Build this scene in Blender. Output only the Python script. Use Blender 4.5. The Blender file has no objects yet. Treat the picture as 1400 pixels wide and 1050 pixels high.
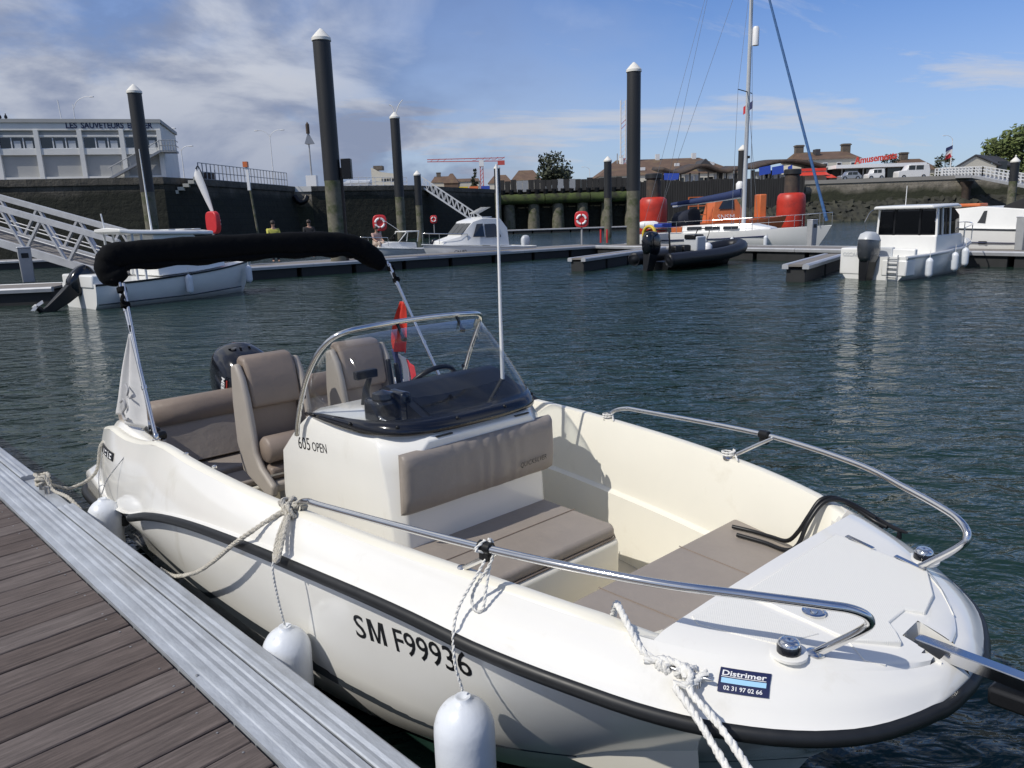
import bpy, bmesh, math, random
from mathutils import Vector, Matrix
random.seed(7)
R = math.radians
SC = bpy.context.scene
COL = SC.collection

# ------------------------------------------------------------ camera
CAM_H, FPX, PITCH, ROLL = 2.1, 1024.0, R(12.57), R(1.82)
_f = Vector((0, math.cos(PITCH), -math.sin(PITCH)))
_r0 = Vector((1, 0, 0)); _u0 = _r0.cross(_f)
_r = _r0 * math.cos(ROLL) - _u0 * math.sin(ROLL)
_u = _r0 * math.sin(ROLL) + _u0 * math.cos(ROLL)
cd = bpy.data.cameras.new('camera'); cam = bpy.data.objects.new('camera', cd); COL.objects.link(cam)
cam.matrix_world = Matrix(((_r.x, _u.x, -_f.x, 0), (_r.y, _u.y, -_f.y, 0), (_r.z, _u.z, -_f.z, CAM_H), (0, 0, 0, 1)))
cd.sensor_fit = 'HORIZONTAL'; cd.sensor_width = 36; cd.lens = 36 * FPX / 1400; cd.clip_start = .05; cd.clip_end = 20000
SC.camera = cam

# ------------------------------------------------------------ sky, sun, exposure
SUN_AZ, SUN_EL = R(-122), R(47)         # azimuth clockwise from +Y
w = bpy.data.worlds.new('World'); SC.world = w; w.use_nodes = True
nt = w.node_tree; nt.nodes.clear(); N = nt.nodes.new; L = nt.links.new
def vm(op, a, b=None, tree=None):
    n = N('ShaderNodeMath'); n.operation = op
    for i, q in enumerate((a, b)):
        if q is None: continue
        if isinstance(q, (int, float)): n.inputs[i].default_value = q
        else: L(q, n.inputs[i])
    return n.outputs[0]
sky = N('ShaderNodeTexSky'); sky.sky_type = 'NISHITA'; sky.sun_disc = False
sky.sun_elevation = SUN_EL; sky.sun_rotation = SUN_AZ; sky.air_density = 1.0; sky.dust_density = .6; sky.ozone_density = 2.2; sky.altitude = 0
tc = N('ShaderNodeTexCoord'); sp = N('ShaderNodeSeparateXYZ'); L(tc.outputs['Generated'], sp.inputs[0])
zz = vm('MAXIMUM', sp.outputs[2], 0.0); den = vm('ADD', zz, .34)
px = vm('DIVIDE', sp.outputs[0], den); py = vm('DIVIDE', sp.outputs[1], den)
cb = N('ShaderNodeCombineXYZ'); L(px, cb.inputs[0]); L(py, cb.inputs[1])
def noise(scale, detail, rough, vec, sx=1, sy=1, rot=0, off=(0, 0, 0), dist=0):
    mp = N('ShaderNodeMapping'); mp.inputs['Scale'].default_value = (sx, sy, 1); mp.inputs['Rotation'].default_value = (0, 0, rot); mp.inputs['Location'].default_value = off
    L(vec, mp.inputs[0]); n = N('ShaderNodeTexNoise'); n.inputs['Scale'].default_value = scale; n.inputs['Detail'].default_value = detail
    n.inputs['Roughness'].default_value = rough; n.inputs['Distortion'].default_value = dist; L(mp.outputs[0], n.inputs['Vector']); return n.outputs[0]
def ramp(v, a, b, lo=0., hi=1.):
    m = N('ShaderNodeMapRange'); m.interpolation_type = 'SMOOTHSTEP'; L(v, m.inputs[0])
    m.inputs[1].default_value = a; m.inputs[2].default_value = b; m.inputs[3].default_value = lo; m.inputs[4].default_value = hi; return m.outputs[0]
# a weather front: thick grey cloud in the west (left), streaks of cirrus in the east
west = ramp(vm('ADD', sp.outputs[0], vm('MULTIPLY', noise(1.6, 5, .55, cb.outputs[0], off=(3.1, .4, 0)), .6)), .50, -.20)
bank = vm('MULTIPLY', ramp(noise(1.0, 7, .58, cb.outputs[0], off=(1.7, 2.3, 0), dist=.5), .26, .52), west)
cir = vm('MULTIPLY', ramp(noise(1.3, 9, .64, cb.outputs[0], sx=.55, sy=1.7, rot=R(-28), off=(.8, .2, 0), dist=.7), .46, .66), .85)
haze = ramp(sp.outputs[2], .30, -.02, 0, .5)
cov = vm('MINIMUM', vm('ADD', vm('MULTIPLY', bank, .95), vm('MAXIMUM', cir, haze)), .97)
shade = ramp(noise(1.5, 8, .56, cb.outputs[0], off=(5.2, 1.1, 0), dist=.5), .43, .60)
shade = vm('MAXIMUM', vm('MULTIPLY', shade, ramp(sp.outputs[2], .02, .34, .25, 1.0)), ramp(bank, .45, .05, 0, .62))   # cloud bases near the horizon are grey
cc = N('ShaderNodeMix'); cc.data_type = 'RGBA'; L(shade, cc.inputs[0])
cc.inputs[6].default_value = (2.5, 2.95, 4.2, 1); cc.inputs[7].default_value = (7.6, 7.8, 8.2, 1)
tint = N('ShaderNodeMix'); tint.data_type = 'RGBA'; tint.blend_type = 'MULTIPLY'; tint.inputs[0].default_value = 1
L(sky.outputs[0], tint.inputs[6]); tint.inputs[7].default_value = (.60, .84, 1.26, 1)
mx = N('ShaderNodeMix'); mx.data_type = 'RGBA'; L(cov, mx.inputs[0]); L(tint.outputs[2], mx.inputs[6]); L(cc.outputs[2], mx.inputs[7])
bg = N('ShaderNodeBackground'); bg.inputs[1].default_value = .1; L(mx.outputs[2], bg.inputs[0])
wo = N('ShaderNodeOutputWorld'); L(bg.outputs[0], wo.inputs[0])

sl = bpy.data.lights.new('sun', 'SUN'); sl.energy = 3.45; sl.angle = R(.53); sl.color = (1, .955, .88)
so = bpy.data.objects.new('sun', sl); COL.objects.link(so); so.location = (-30, -15, 40)
sd = Vector((math.sin(SUN_AZ) * math.cos(SUN_EL), math.cos(SUN_AZ) * math.cos(SUN_EL), math.sin(SUN_EL)))
so.rotation_euler = sd.to_track_quat('Z', 'Y').to_euler()
vs = SC.view_settings; vs.view_transform = 'Standard'; vs.look = 'None'; vs.exposure = 0.0; vs.gamma = 1; vs.use_curve_mapping = False
SC.cycles.max_bounces = 8; SC.cycles.transparent_max_bounces = 12; SC.cycles.caustics_reflective = False; SC.cycles.caustics_refractive = False

# ------------------------------------------------------------ helpers
def ray(x, y): return _f + _r * ((x - 700) / FPX) + _u * ((525 - y) / FPX)
def at(x, y, Y):                     # point seen at photo pixel x, y at distance Y
    d = ray(x, y); return Vector((0, 0, CAM_H)) + d * (Y / d.y)
def gz(x, y, z):                     # point seen at photo pixel x, y on the level z
    d = ray(x, y); return Vector((0, 0, CAM_H)) + d * ((z - CAM_H) / d.z)
def lerp(a, b, t): return a + (b - a) * t
def itp(tab, x):                     # smooth (Catmull-Rom/Hermite) table lookup, rows (x, y...)
    n = len(tab)
    if x <= tab[0][0]: return tab[0][1] if len(tab[0]) == 2 else tab[0][1:]
    if x >= tab[-1][0]: return tab[-1][1] if len(tab[-1]) == 2 else tab[-1][1:]
    i = 0
    while tab[i + 1][0] < x: i += 1
    def sl(j, c):
        if j == 0: return (tab[1][c] - tab[0][c]) / (tab[1][0] - tab[0][0])
        if j == n - 1: return (tab[-1][c] - tab[-2][c]) / (tab[-1][0] - tab[-2][0])
        h0, h1 = tab[j][0] - tab[j - 1][0], tab[j + 1][0] - tab[j][0]
        return ((tab[j][c] - tab[j - 1][c]) / h0 * h1 + (tab[j + 1][c] - tab[j][c]) / h1 * h0) / (h0 + h1)
    h = tab[i + 1][0] - tab[i][0]; t = (x - tab[i][0]) / h; res = []
    for c in range(1, len(tab[0])):
        a, b = tab[i][c], tab[i + 1][c]; ma, mb = sl(i, c) * h, sl(i + 1, c) * h
        res.append((2*t**3-3*t*t+1)*a + (t**3-2*t*t+t)*ma + (-2*t**3+3*t*t)*b + (t**3-t*t)*mb)
    return res[0] if len(res) == 1 else res
def spline(pts, k=8):                # smooth polyline through points
    P = [Vector(p) for p in pts]; out = []
    for i in range(len(P) - 1):
        a, b = P[i], P[i + 1]; p0 = P[i - 1] if i else a * 2 - b; p3 = P[i + 2] if i + 2 < len(P) else b * 2 - a
        for j in range(k):
            t = j / k
            out.append(.5 * ((2 * a) + (b - p0) * t + (2 * p0 - 5 * a + 4 * b - p3) * t * t + (3 * a - p0 - 3 * b + p3) * t ** 3))
    return out + [P[-1]]

class MB:
    def __init__(s): s.v = []; s.f = []
    def add(s, vs, fs):
        o = len(s.v); s.v += [tuple(v) for v in vs]; s.f += [tuple(i + o for i in f) for f in fs]; return s
    def bx(s, x0, x1, y0, y1, z0, z1, mtx=None):
        vs = [Vector((x, y, z)) for z in (z0, z1) for y in (y0, y1) for x in (x0, x1)]
        if mtx: vs = [mtx @ v for v in vs]
        return s.add(vs, [(0, 2, 3, 1), (4, 5, 7, 6), (0, 1, 5, 4), (2, 6, 7, 3), (0, 4, 6, 2), (1, 3, 7, 5)])
    def bar(s, a, b, wd, h, up=(0, 0, 1)):   # rectangular bar from a to b
        a, b = Vector(a), Vector(b); d = (b - a).normalized(); up = Vector(up)
        if abs(d.dot(up)) > .98: up = Vector((1, 0, 0))
        x = d.cross(up).normalized() * wd / 2; y = x.cross(d).normalized() * h / 2
        vs = [p + sx * x + sy * y for p in (a, b) for sx, sy in ((-1, -1), (1, -1), (1, 1), (-1, 1))]
        return s.add(vs, [(0, 1, 2, 3), (7, 6, 5, 4), (0, 4, 5, 1), (1, 5, 6, 2), (2, 6, 7, 3), (3, 7, 4, 0)])
    def tube(s, pts, r, n=8, cap=True, sq=1.0):
        P = [Vector(p) for p in pts]; rs = r if isinstance(r, (list, tuple)) else [r] * len(P); rings = []
        d = (P[1] - P[0]).normalized(); x = d.orthogonal().normalized()
        for i, p in enumerate(P):
            dd = (P[min(i + 1, len(P) - 1)] - P[max(i - 1, 0)])
            if dd.length > 1e-9: d = dd.normalized()
            x = (x - d * x.dot(d)).normalized(); y = d.cross(x)
            rings.append([p + (x * math.cos(a) + y * math.sin(a) * sq) * rs[i] for a in [2 * math.pi * k / n for k in range(n)]])
        return s.loft(rings, True, cap)
    def loft(s, rings, closed=True, cap=False):
        n = len(rings[0]); vs = [p for r in rings for p in r]; fs = []
        for i in range(len(rings) - 1):
            for k in range(n if closed else n - 1):
                k2 = (k + 1) % n; fs.append((i*n+k, i*n+k2, (i+1)*n+k2, (i+1)*n+k))
        if cap: fs += [tuple(range(n))[::-1], tuple((len(rings)-1)*n + k for k in range(n))]
        return s.add(vs, fs)
    def lathe(s, prof, n=16, o=(0, 0, 0), axis=None):
        q = Vector((0, 0, 1)).rotation_difference(Vector(axis)) if axis else None; o = Vector(o); rings = []
        for r, z in prof:
            ring = [Vector((r * math.cos(2*math.pi*k/n), r * math.sin(2*math.pi*k/n), z)) for k in range(n)]
            rings.append([o + (q @ p if q else p) for p in ring])
        return s.loft(rings, True, True)
    def prism(s, poly, z0, z1, mtx=None):
        n = len(poly); vs = [Vector((p[0], p[1], z)) for z in (z0, z1) for p in poly]
        if mtx: vs = [mtx @ v for v in vs]
        return s.add(vs, [tuple(range(n))[::-1], tuple(range(n, 2 * n))] + [(k, (k+1) % n, n+(k+1) % n, n+k) for k in range(n)])
    def mirror(s):                   # add a copy mirrored in y
        o = len(s.v); s.v += [(x, -y, z) for x, y, z in s.v]; s.f += [tuple(i + o for i in f[::-1]) for f in s.f]; return s
    def mesh(s, name, mat, smooth=None, recalc=True):
        me = bpy.data.meshes.new(name); me.from_pydata(s.v, [], s.f)
        if recalc:
            bm = bmesh.new(); bm.from_mesh(me); bmesh.ops.recalc_face_normals(bm, faces=bm.faces); bm.to_mesh(me); bm.free()
        if smooth is not None:
            me.shade_smooth()
            if smooth < 180: me.set_sharp_from_angle(angle=R(smooth))
        if mat: me.materials.append(mat)
        return me
    def build(s, name, mat, parent=None, smooth=None, bevel=0, seg=2, sub=0, solid=0, recalc=True):
        o = bpy.data.objects.new(name, s.mesh(name, mat, smooth, recalc)); COL.objects.link(o)
        if parent: o.parent = parent
        if solid: m = o.modifiers.new('solid', 'SOLIDIFY'); m.thickness = solid; m.offset = 0
        if bevel:
            m = o.modifiers.new('bevel', 'BEVEL'); m.width = bevel; m.segments = seg; m.limit_method = 'ANGLE'; m.angle_limit = R(35); m.harden_normals = False
            if smooth is None:
                o.data.shade_smooth(); o.data.set_sharp_from_angle(angle=R(40 if seg < 3 else 60))
        if sub: m = o.modifiers.new('sub', 'SUBSURF'); m.levels = sub; m.render_levels = sub
        return o
def tag(o, label=None, cat=None, group=None, kind=None):
    if label: o['label'] = label
    if cat: o['category'] = cat
    if group: o['group'] = group
    if kind: o['kind'] = kind
    return o
def thing(name, label, cat, loc=(0, 0, 0), rz=0, group=None):
    o = bpy.data.objects.new(name, None); COL.objects.link(o); o.location = loc; o.rotation_euler = (0, 0, rz); o.empty_display_size = .2
    return tag(o, label, cat, group)
def copy_tree(o, parent=None):
    c = o.copy(); COL.objects.link(c); c.parent = parent
    for ch in list(o.children): copy_tree(ch, c)
    return c
_dg = None
def text_pts(txt, size=1.0, bold=0.0, shear=0.0, spacing=1.0, align='LEFT'):
    cu = bpy.data.curves.new('t', 'FONT'); cu.body = txt; cu.size = size; cu.offset = bold; cu.shear = shear; cu.space_character = spacing; cu.align_x = align; cu.resolution_u = 3
    o = bpy.data.objects.new('t', cu); COL.objects.link(o)
    me = bpy.data.meshes.new_from_object(o.evaluated_get(bpy.context.evaluated_depsgraph_get()))
    me.calc_loop_triangles(); vs = [tuple(v.co) for v in me.vertices]; fs = [tuple(t.vertices) for t in me.loop_triangles]
    bpy.data.objects.remove(o); bpy.data.curves.remove(cu); bpy.data.meshes.remove(me)
    return vs, fs
def lettering(name, txt, size, fn, mat, parent, **k):   # fn maps flat (x, y) to a point
    vs, fs = text_pts(txt, size, **k); return MB().add([fn(x, y) for x, y, z in vs], fs).build(name, mat, parent, recalc=False)
def plane_fn(o, ex, ey):
    o, ex, ey = Vector(o), Vector(ex).normalized(), Vector(ey).normalized(); return lambda x, y: o + ex * x + ey * y

# ------------------------------------------------------------ materials
def newmat(name):
    m = bpy.data.materials.new(name); m.use_nodes = True; t = m.node_tree; return m, t, t.nodes['Principled BSDF']
def M(name, col, rough=.5, metal=0, var=.12, scale=6, bump=0, bscale=40, coat=0, stretch=(1, 1, 1), spec=.5, emit=None, dirt=None):
    m, t, b = newmat(name); n = t.nodes.new; l = t.links.new
    b.inputs['Roughness'].default_value = rough; b.inputs['Metallic'].default_value = metal; b.inputs['Coat Weight'].default_value = coat; b.inputs['Coat Roughness'].default_value = .08
    b.inputs['Specular IOR Level'].default_value = spec
    co = n('ShaderNodeTexCoord'); mp = n('ShaderNodeMapping'); mp.inputs['Scale'].default_value = stretch; l(co.outputs['Object'], mp.inputs[0])
    nz = n('ShaderNodeTexNoise'); nz.inputs['Scale'].default_value = scale; nz.inputs['Detail'].default_value = 6; nz.inputs['Roughness'].default_value = .6; l(mp.outputs[0], nz.inputs['Vector'])
    cr = n('ShaderNodeValToRGB'); e = cr.color_ramp.elements
    e[0].position = .3; e[1].position = .7
    e[0].color = (*[c * (1 - var) for c in col], 1); e[1].color = (*[min(1, c * (1 + var)) for c in col], 1)
    l(nz.outputs[0], cr.inputs[0]); out = cr.outputs[0]
    if dirt:                        # dirt = (colour, low, high, scale): patches of another colour with their own outline
        n2 = n('ShaderNodeTexNoise'); n2.inputs['Scale'].default_value = dirt[3]; n2.inputs['Detail'].default_value = 8; n2.inputs['Roughness'].default_value = .65; l(mp.outputs[0], n2.inputs['Vector'])
        mr = n('ShaderNodeMapRange'); mr.inputs[1].default_value = dirt[1]; mr.inputs[2].default_value = dirt[2]; l(n2.outputs[0], mr.inputs[0])
        mi = n('ShaderNodeMix'); mi.data_type = 'RGBA'; l(mr.outputs[0], mi.inputs[0]); l(out, mi.inputs[6]); mi.inputs[7].default_value = (*dirt[0], 1); out = mi.outputs[2]
    l(out, b.inputs['Base Color'])
    if rough > .05 and var:
        rr = n('ShaderNodeMapRange'); rr.inputs[3].default_value = max(.03, rough * .8); rr.inputs[4].default_value = min(1, rough * 1.25); l(nz.outputs[0], rr.inputs[0]); l(rr.outputs[0], b.inputs['Roughness'])
    if bump:
        n3 = n('ShaderNodeTexNoise'); n3.inputs['Scale'].default_value = bscale; n3.inputs['Detail'].default_value = 5; l(mp.outputs[0], n3.inputs['Vector'])
        bp = n('ShaderNodeBump'); bp.inputs['Strength'].default_value = bump; bp.inputs['Distance'].default_value = .02; l(n3.outputs[0], bp.inputs['Height']); l(bp.outputs[0], b.inputs['Normal'])
    if emit: b.inputs['Emission Color'].default_value = (*emit[0], 1); b.inputs['Emission Strength'].default_value = emit[1]
    return m
def glassmat(name, tint, rough=.02, f0=1.45, keep=1.0):
    m = bpy.data.materials.new(name); m.use_nodes = True; t = m.node_tree; t.nodes.clear(); n = t.nodes.new; l = t.links.new
    tr = n('ShaderNodeBsdfTransparent'); tr.inputs[0].default_value = (*tint, 1); gl = n('ShaderNodeBsdfGlossy'); gl.inputs['Roughness'].default_value = rough
    lw = n('ShaderNodeLayerWeight'); lw.inputs[0].default_value = .5; pw = n('ShaderNodeMath'); pw.operation = 'POWER'; l(lw.outputs['Facing'], pw.inputs[0]); pw.inputs[1].default_value = 4.2
    ma = n('ShaderNodeMath'); ma.operation = 'MULTIPLY_ADD'; l(pw.outputs[0], ma.inputs[0]); ma.inputs[1].default_value = .8 * keep; ma.inputs[2].default_value = .035 * keep
    mi = n('ShaderNodeMixShader'); l(ma.outputs[0], mi.inputs[0]); l(tr.outputs[0], mi.inputs[1]); l(gl.outputs[0], mi.inputs[2])
    o = n('ShaderNodeOutputMaterial'); l(mi.outputs[0], o.inputs[0]); return m
mt = {}
mt['gel'] = M('white gelcoat', (.80, .785, .735), .15, var=.025, scale=2, coat=.5, stretch=(1, 1, .35), dirt=((.60, .565, .47), .60, .95, 5))
mt['gel2'] = M('cream gelcoat liner', (.775, .745, .645), .32, var=.025, scale=2, coat=.15, dirt=((.58, .53, .42), .60, .95, 4))
mt['antislip'] = M('non-slip gelcoat', (.78, .77, .72), .55, var=.03, scale=3, bump=.16, bscale=900)
def nonslip():
    m, t, b = newmat('diamond non-slip gelcoat'); n = t.nodes.new; l = t.links.new; b.inputs['Base Color'].default_value = (.78, .765, .71, 1); b.inputs['Roughness'].default_value = .45; co = n('ShaderNodeTexCoord'); o = []
    for rot in (R(38), R(-38)):
        mp = n('ShaderNodeMapping'); mp.inputs['Rotation'].default_value = (0, 0, rot); l(co.outputs['Object'], mp.inputs[0]); q = n('ShaderNodeTexWave'); q.inputs['Scale'].default_value = 52; l(mp.outputs[0], q.inputs['Vector']); o.append(q.outputs['Fac'])
    mu = n('ShaderNodeMath'); mu.operation = 'MULTIPLY'; l(o[0], mu.inputs[0]); l(o[1], mu.inputs[1]); bp = n('ShaderNodeBump'); bp.inputs['Strength'].default_value = .4; bp.inputs['Distance'].default_value = .0016; l(mu.outputs[0], bp.inputs['Height']); l(bp.outputs[0], b.inputs['Normal']); return m
mt['antislip'] = nonslip()
mt['vinyl'] = M('taupe vinyl', (.285, .247, .212), .5, var=.06, scale=5, bump=.25, bscale=14)
mt['vinyl2'] = M('dark taupe vinyl', (.225, .178, .143), .5, var=.06, scale=6, bump=.15, bscale=18)
mt['seatshell'] = M('grey beige plastic', (.34, .305, .265), .5, var=.04)
mt['sole'] = M('beige deck sole', (.46, .42, .34), .6, var=.04, bump=.2, bscale=300)
mt['rubber'] = M('black rubber', (.010, .011, .012), .45, var=.2, scale=12, dirt=((.028, .028, .028), .62, .85, 9))
mt['black'] = M('black plastic', (.008, .0085, .010), .38, var=.2, spec=.35)
mt['blackgloss'] = M('gloss black', (.006, .007, .011), .14, var=.1, coat=.25)
mt['canvas'] = M('black canvas', (.0035, .004, .005), .9, var=.25, scale=9, bump=.35, bscale=22, spec=.12)
mt['steel'] = M('polished stainless steel', (.72, .71, .69), .12, metal=1, var=.04, scale=20)
mt['stripe'] = M('dark grey stripe', (.035, .042, .05), .3, var=.05)
mt['antifoul'] = M('black antifouling', (.012, .013, .014), .6, var=.2)
mt['navy'] = M('navy print', (.012, .018, .07), .4, var=.02)
mt['paleblue'] = M('pale blue print', (.35, .6, .8), .4, var=.02)
mt['whiteprint'] = M('white print', (.8, .8, .8), .4, var=.02)
mt['fender'] = M('white fender vinyl', (.68, .71, .75), .34, var=.05, scale=7, bump=.1, bscale=30, dirt=((.36, .36, .36), .60, .78, 11))
mt['rope'] = M('cream rope', (.66, .62, .53), .85, var=.18, scale=60, bump=.8, bscale=220)
mt['ropew'] = M('white twisted rope', (.74, .73, .69), .8, var=.12, scale=60, bump=.3, bscale=220)
mt['alu'] = M('weathered aluminium', (.43, .46, .50), .5, metal=.3, var=.16, scale=14, bump=.15, bscale=90, stretch=(.35, 1, 1), dirt=((.33, .34, .35), .52, .8, 5))
mt['aluw'] = M('pale aluminium', (.50, .51, .53), .45, metal=.5, var=.08, scale=3)
mt['gunmetal'] = M('galvanised steel', (.42, .42, .42), .35, metal=.9, var=.1, scale=15)
mt['acryl'] = glassmat('clear acrylic', (.95, .96, .965), .02, 1.36, .7)
mt['smoke'] = glassmat('smoked acrylic', (.10, .11, .12), .05, 1.42)
# ------------------------------------------------------------ water
def water_mat():
    m, t, b = newmat('harbour water'); n = t.nodes.new; l = t.links.new
    b.inputs['Base Color'].default_value = (.012, .030, .023, 1); b.inputs['Roughness'].default_value = .06; b.inputs['IOR'].default_value = 1.333
    co = n('ShaderNodeTexCoord')
    def nz(scale, detail, sx, sy, rot, dist=.3):
        mp = n('ShaderNodeMapping'); mp.inputs['Scale'].default_value = (sx, sy, 1); mp.inputs['Rotation'].default_value = (0, 0, rot); l(co.outputs['Object'], mp.inputs[0])
        q = n('ShaderNodeTexNoise'); q.inputs['Scale'].default_value = scale; q.inputs['Detail'].default_value = detail; q.inputs['Roughness'].default_value = .5; q.inputs['Distortion'].default_value = dist
        l(mp.outputs[0], q.inputs['Vector']); return q.outputs[0]
    def mul(a, k):
        q = n('ShaderNodeMath'); q.operation = 'MULTIPLY'; l(a, q.inputs[0])
        if isinstance(k, (int, float)): q.inputs[1].default_value = k
        else: l(k, q.inputs[1])
        return q.outputs[0]
    def add(a, c):
        q = n('ShaderNodeMath'); q.operation = 'ADD'; l(a, q.inputs[0]); l(c, q.inputs[1]); return q.outputs[0]
    h = add(add(mul(nz(1.0, 2, .8, 1.4, R(22)), .50), mul(nz(3.7, 3, .75, 1.35, R(-14), .9), .24)), mul(nz(13, 2, .75, 1.3, R(10), .6), .028))
    gust = n('ShaderNodeMapRange'); l(nz(.07, 3, 1, 1.6, R(10)), gust.inputs[0]); gust.inputs[1].default_value = .3; gust.inputs[2].default_value = .7; gust.inputs[3].default_value = .45; gust.inputs[4].default_value = 1.3
    bp = n('ShaderNodeBump'); bp.inputs['Distance'].default_value = .36; l(gust.outputs[0], bp.inputs['Strength']); l(h, bp.inputs['Height']); l(bp.outputs[0], b.inputs['Normal'])
    return m
wt = MB(); wt.add([(-3000, -300, 0), (3000, -300, 0), (3000, 6000, 0), (-3000, 6000, 0)], [(0, 1, 2, 3)])
tag(wt.build('water', water_mat()), kind='structure')

# ------------------------------------------------------------ near pontoon
def wood_mat():
    m, t, b = newmat('weathered grey-brown hardwood'); n = t.nodes.new; l = t.links.new
    co = n('ShaderNodeTexCoord'); oi = n('ShaderNodeObjectInfo'); ad = n('ShaderNodeVectorMath'); ad.operation = 'ADD'; l(co.outputs['Object'], ad.inputs[0])
    sc = n('ShaderNodeVectorMath'); sc.operation = 'SCALE'; l(oi.outputs['Location'], sc.inputs[0]); sc.inputs['Scale'].default_value = 3.7; l(sc.outputs[0], ad.inputs[1])
    def nz(scale, st, detail=6, r=.6):
        mp = n('ShaderNodeMapping'); mp.inputs['Scale'].default_value = st; l(ad.outputs[0], mp.inputs[0]); q = n('ShaderNodeTexNoise'); q.inputs['Scale'].default_value = scale; q.inputs['Detail'].default_value = detail; q.inputs['Roughness'].default_value = r; l(mp.outputs[0], q.inputs['Vector']); return q.outputs[0]
    g = nz(22, (3.0, .22, 3), 10, .74); cr = n('ShaderNodeValToRGB'); e = cr.color_ramp.elements
    e[0].position = .30; e[0].color = (.050, .036, .031, 1); e[1].position = .72; e[1].color = (.170, .130, .113, 1); k = e.new(.5); k.color = (.100, .074, .064, 1); l(g, cr.inputs[0])
    w2 = n('ShaderNodeMapRange'); w2.inputs[1].default_value = .60; w2.inputs[2].default_value = .78; l(nz(5, (1.6, .35, 1), 8, .75), w2.inputs[0]); w2.inputs[4].default_value = .5
    mi = n('ShaderNodeMix'); mi.data_type = 'RGBA'; l(w2.outputs[0], mi.inputs[0]); l(cr.outputs[0], mi.inputs[6]); mi.inputs[7].default_value = (.34, .31, .28, 1)
    hs = n('ShaderNodeHueSaturation'); mr = n('ShaderNodeMapRange'); l(oi.outputs['Random'], mr.inputs[0]); mr.inputs[3].default_value = .8; mr.inputs[4].default_value = 1.18; l(mr.outputs[0], hs.inputs['Value'])
    ms = n('ShaderNodeMapRange'); l(oi.outputs['Random'], ms.inputs[0]); ms.inputs[3].default_value = 1.0; ms.inputs[4].default_value = .7; l(ms.outputs[0], hs.inputs['Saturation'])
    l(mi.outputs[2], hs.inputs['Color']); l(hs.outputs[0], b.inputs['Base Color']); b.inputs['Roughness'].default_value = .72
    bp = n('ShaderNodeBump'); bp.inputs['Strength'].default_value = .55; bp.inputs['Distance'].default_value = .006; l(g, bp.inputs['Height']); l(bp.outputs[0], b.inputs['Normal'])
    return m
mt['wood'] = wood_mat()
mt['concrete'] = M('dark float', (.02, .021, .022), .7, var=.3, scale=3)
DR = R(-44.7)
dock = thing('wooden_pontoon', 'wooden plank pontoon with ribbed aluminium edge in the foreground', 'pontoon', (0, 0, 0), DR)
pm = []
for j in range(5):                   # five plank shapes, shared by all planks
    b = MB(); rr = random.Random(j)
    n = 10; rows = []
    for i in range(n + 1):
        y = -1.75 + 2.62 * i / n; wv = rr.uniform(-.0012, .0012); z = rr.uniform(-.0015, .0015)
        rows.append([(-.0715 + wv, y, -.03), (-.0715 + wv, y, -.004 + z), (-.068 + wv, y, z), (.068 + wv, y, z), (.0715 + wv, y, -.004 + z), (.0715 + wv, y, -.03)])
    b.loft(rows, False, True); pm.append(b.mesh('plank', mt['wood'], 30))
for k in range(-38, 26):
    o = bpy.data.objects.new('plank', pm[k % 5]); COL.objects.link(o); o.parent = dock
    o.location = (-3.438 + (k + .5) * .151, 0, .5 + random.uniform(-.0015, .0015)); o.rotation_euler = (0, random.uniform(-.006, .006), random.uniform(-.002, .002))
scr = MB()
for k in range(-38, 26):
    for y in (.82, -.1):
        c = (-3.438 + (k + .5) * .151 + random.choice((-.045, .045)), y + random.uniform(-.01, .01)); scr.lathe([(.0042, .4985), (.0042, .5016), (.002, .502)], 6, (c[0], c[1], 0))
tag(scr.build('screws', mt['gunmetal'], dock), kind='stuff')
X0, X1 = -9.5, 1.2
def extr(prof, xa, xb): return MB().loft([[(xa, y, z) for y, z in prof], [(xb, y, z) for y, z in prof]], True, True)
# inner ribbed rail: flange and three flutes
pr = [(.884, .470), (.884, .507), (.914, .508), (.918, .5125), (.936, .5155), (.954, .5105), (.970, .5155), (.988, .5105), (1.004, .516), (1.022, .512), (1.028, .518), (1.050, .519), (1.053, .515), (1.053, .470)]
extr(pr, X0, X1).build('edge_rail', mt['alu'], dock, 25)
po = [(1.063, .45), (1.063, .512), (1.068, .516), (1.082, .5175), (1.096, .5125), (1.110, .5175), (1.126, .5135), (1.146, .515), (1.156, .506), (1.161, .492), (1.161, .36), (1.140, .34), (1.10, .34)]
def dX(x, y): p = gz(x, y, .5); return p.x * math.cos(DR) + p.y * math.sin(DR)
gap0, gap1 = dX(52, 650), dX(88, 694)
extr(po, X0, gap0).build('edge_rail', mt['alu'], dock, 25); extr(po, gap1, X1).build('edge_rail', mt['alu'], dock, 25)
extr([(1.063, .40), (1.063, .486), (1.15, .486), (1.161, .47), (1.161, .36)], gap0, gap1).build('cleat_channel', mt['alu'], dock, 25)
extr([(-1.8, -.25), (-1.8, .46), (1.10, .46), (1.10, -.25)], X0, X1).build('float', mt['concrete'], dock)
for xx in (-5.9, -2.55, -.9):        # bolts in the flange
    MB().lathe([(.006, .508), (.006, .5115), (.003, .513)], 8, (xx, .902, 0)).build('bolt', mt['gunmetal'], dock, 30)
pl = MB().bx(-1.02 + .6, -.86 + .6, .64, .80, .504, .509); pl.build('bracket_plate', mt['aluw'], dock, bevel=.003)
MB().lathe([(.008, .509), (.008, .513), (.004, .515)], 10, (-.875 + .6, .785, 0)).build('bolt', mt['gunmetal'], dock, 30)

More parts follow.
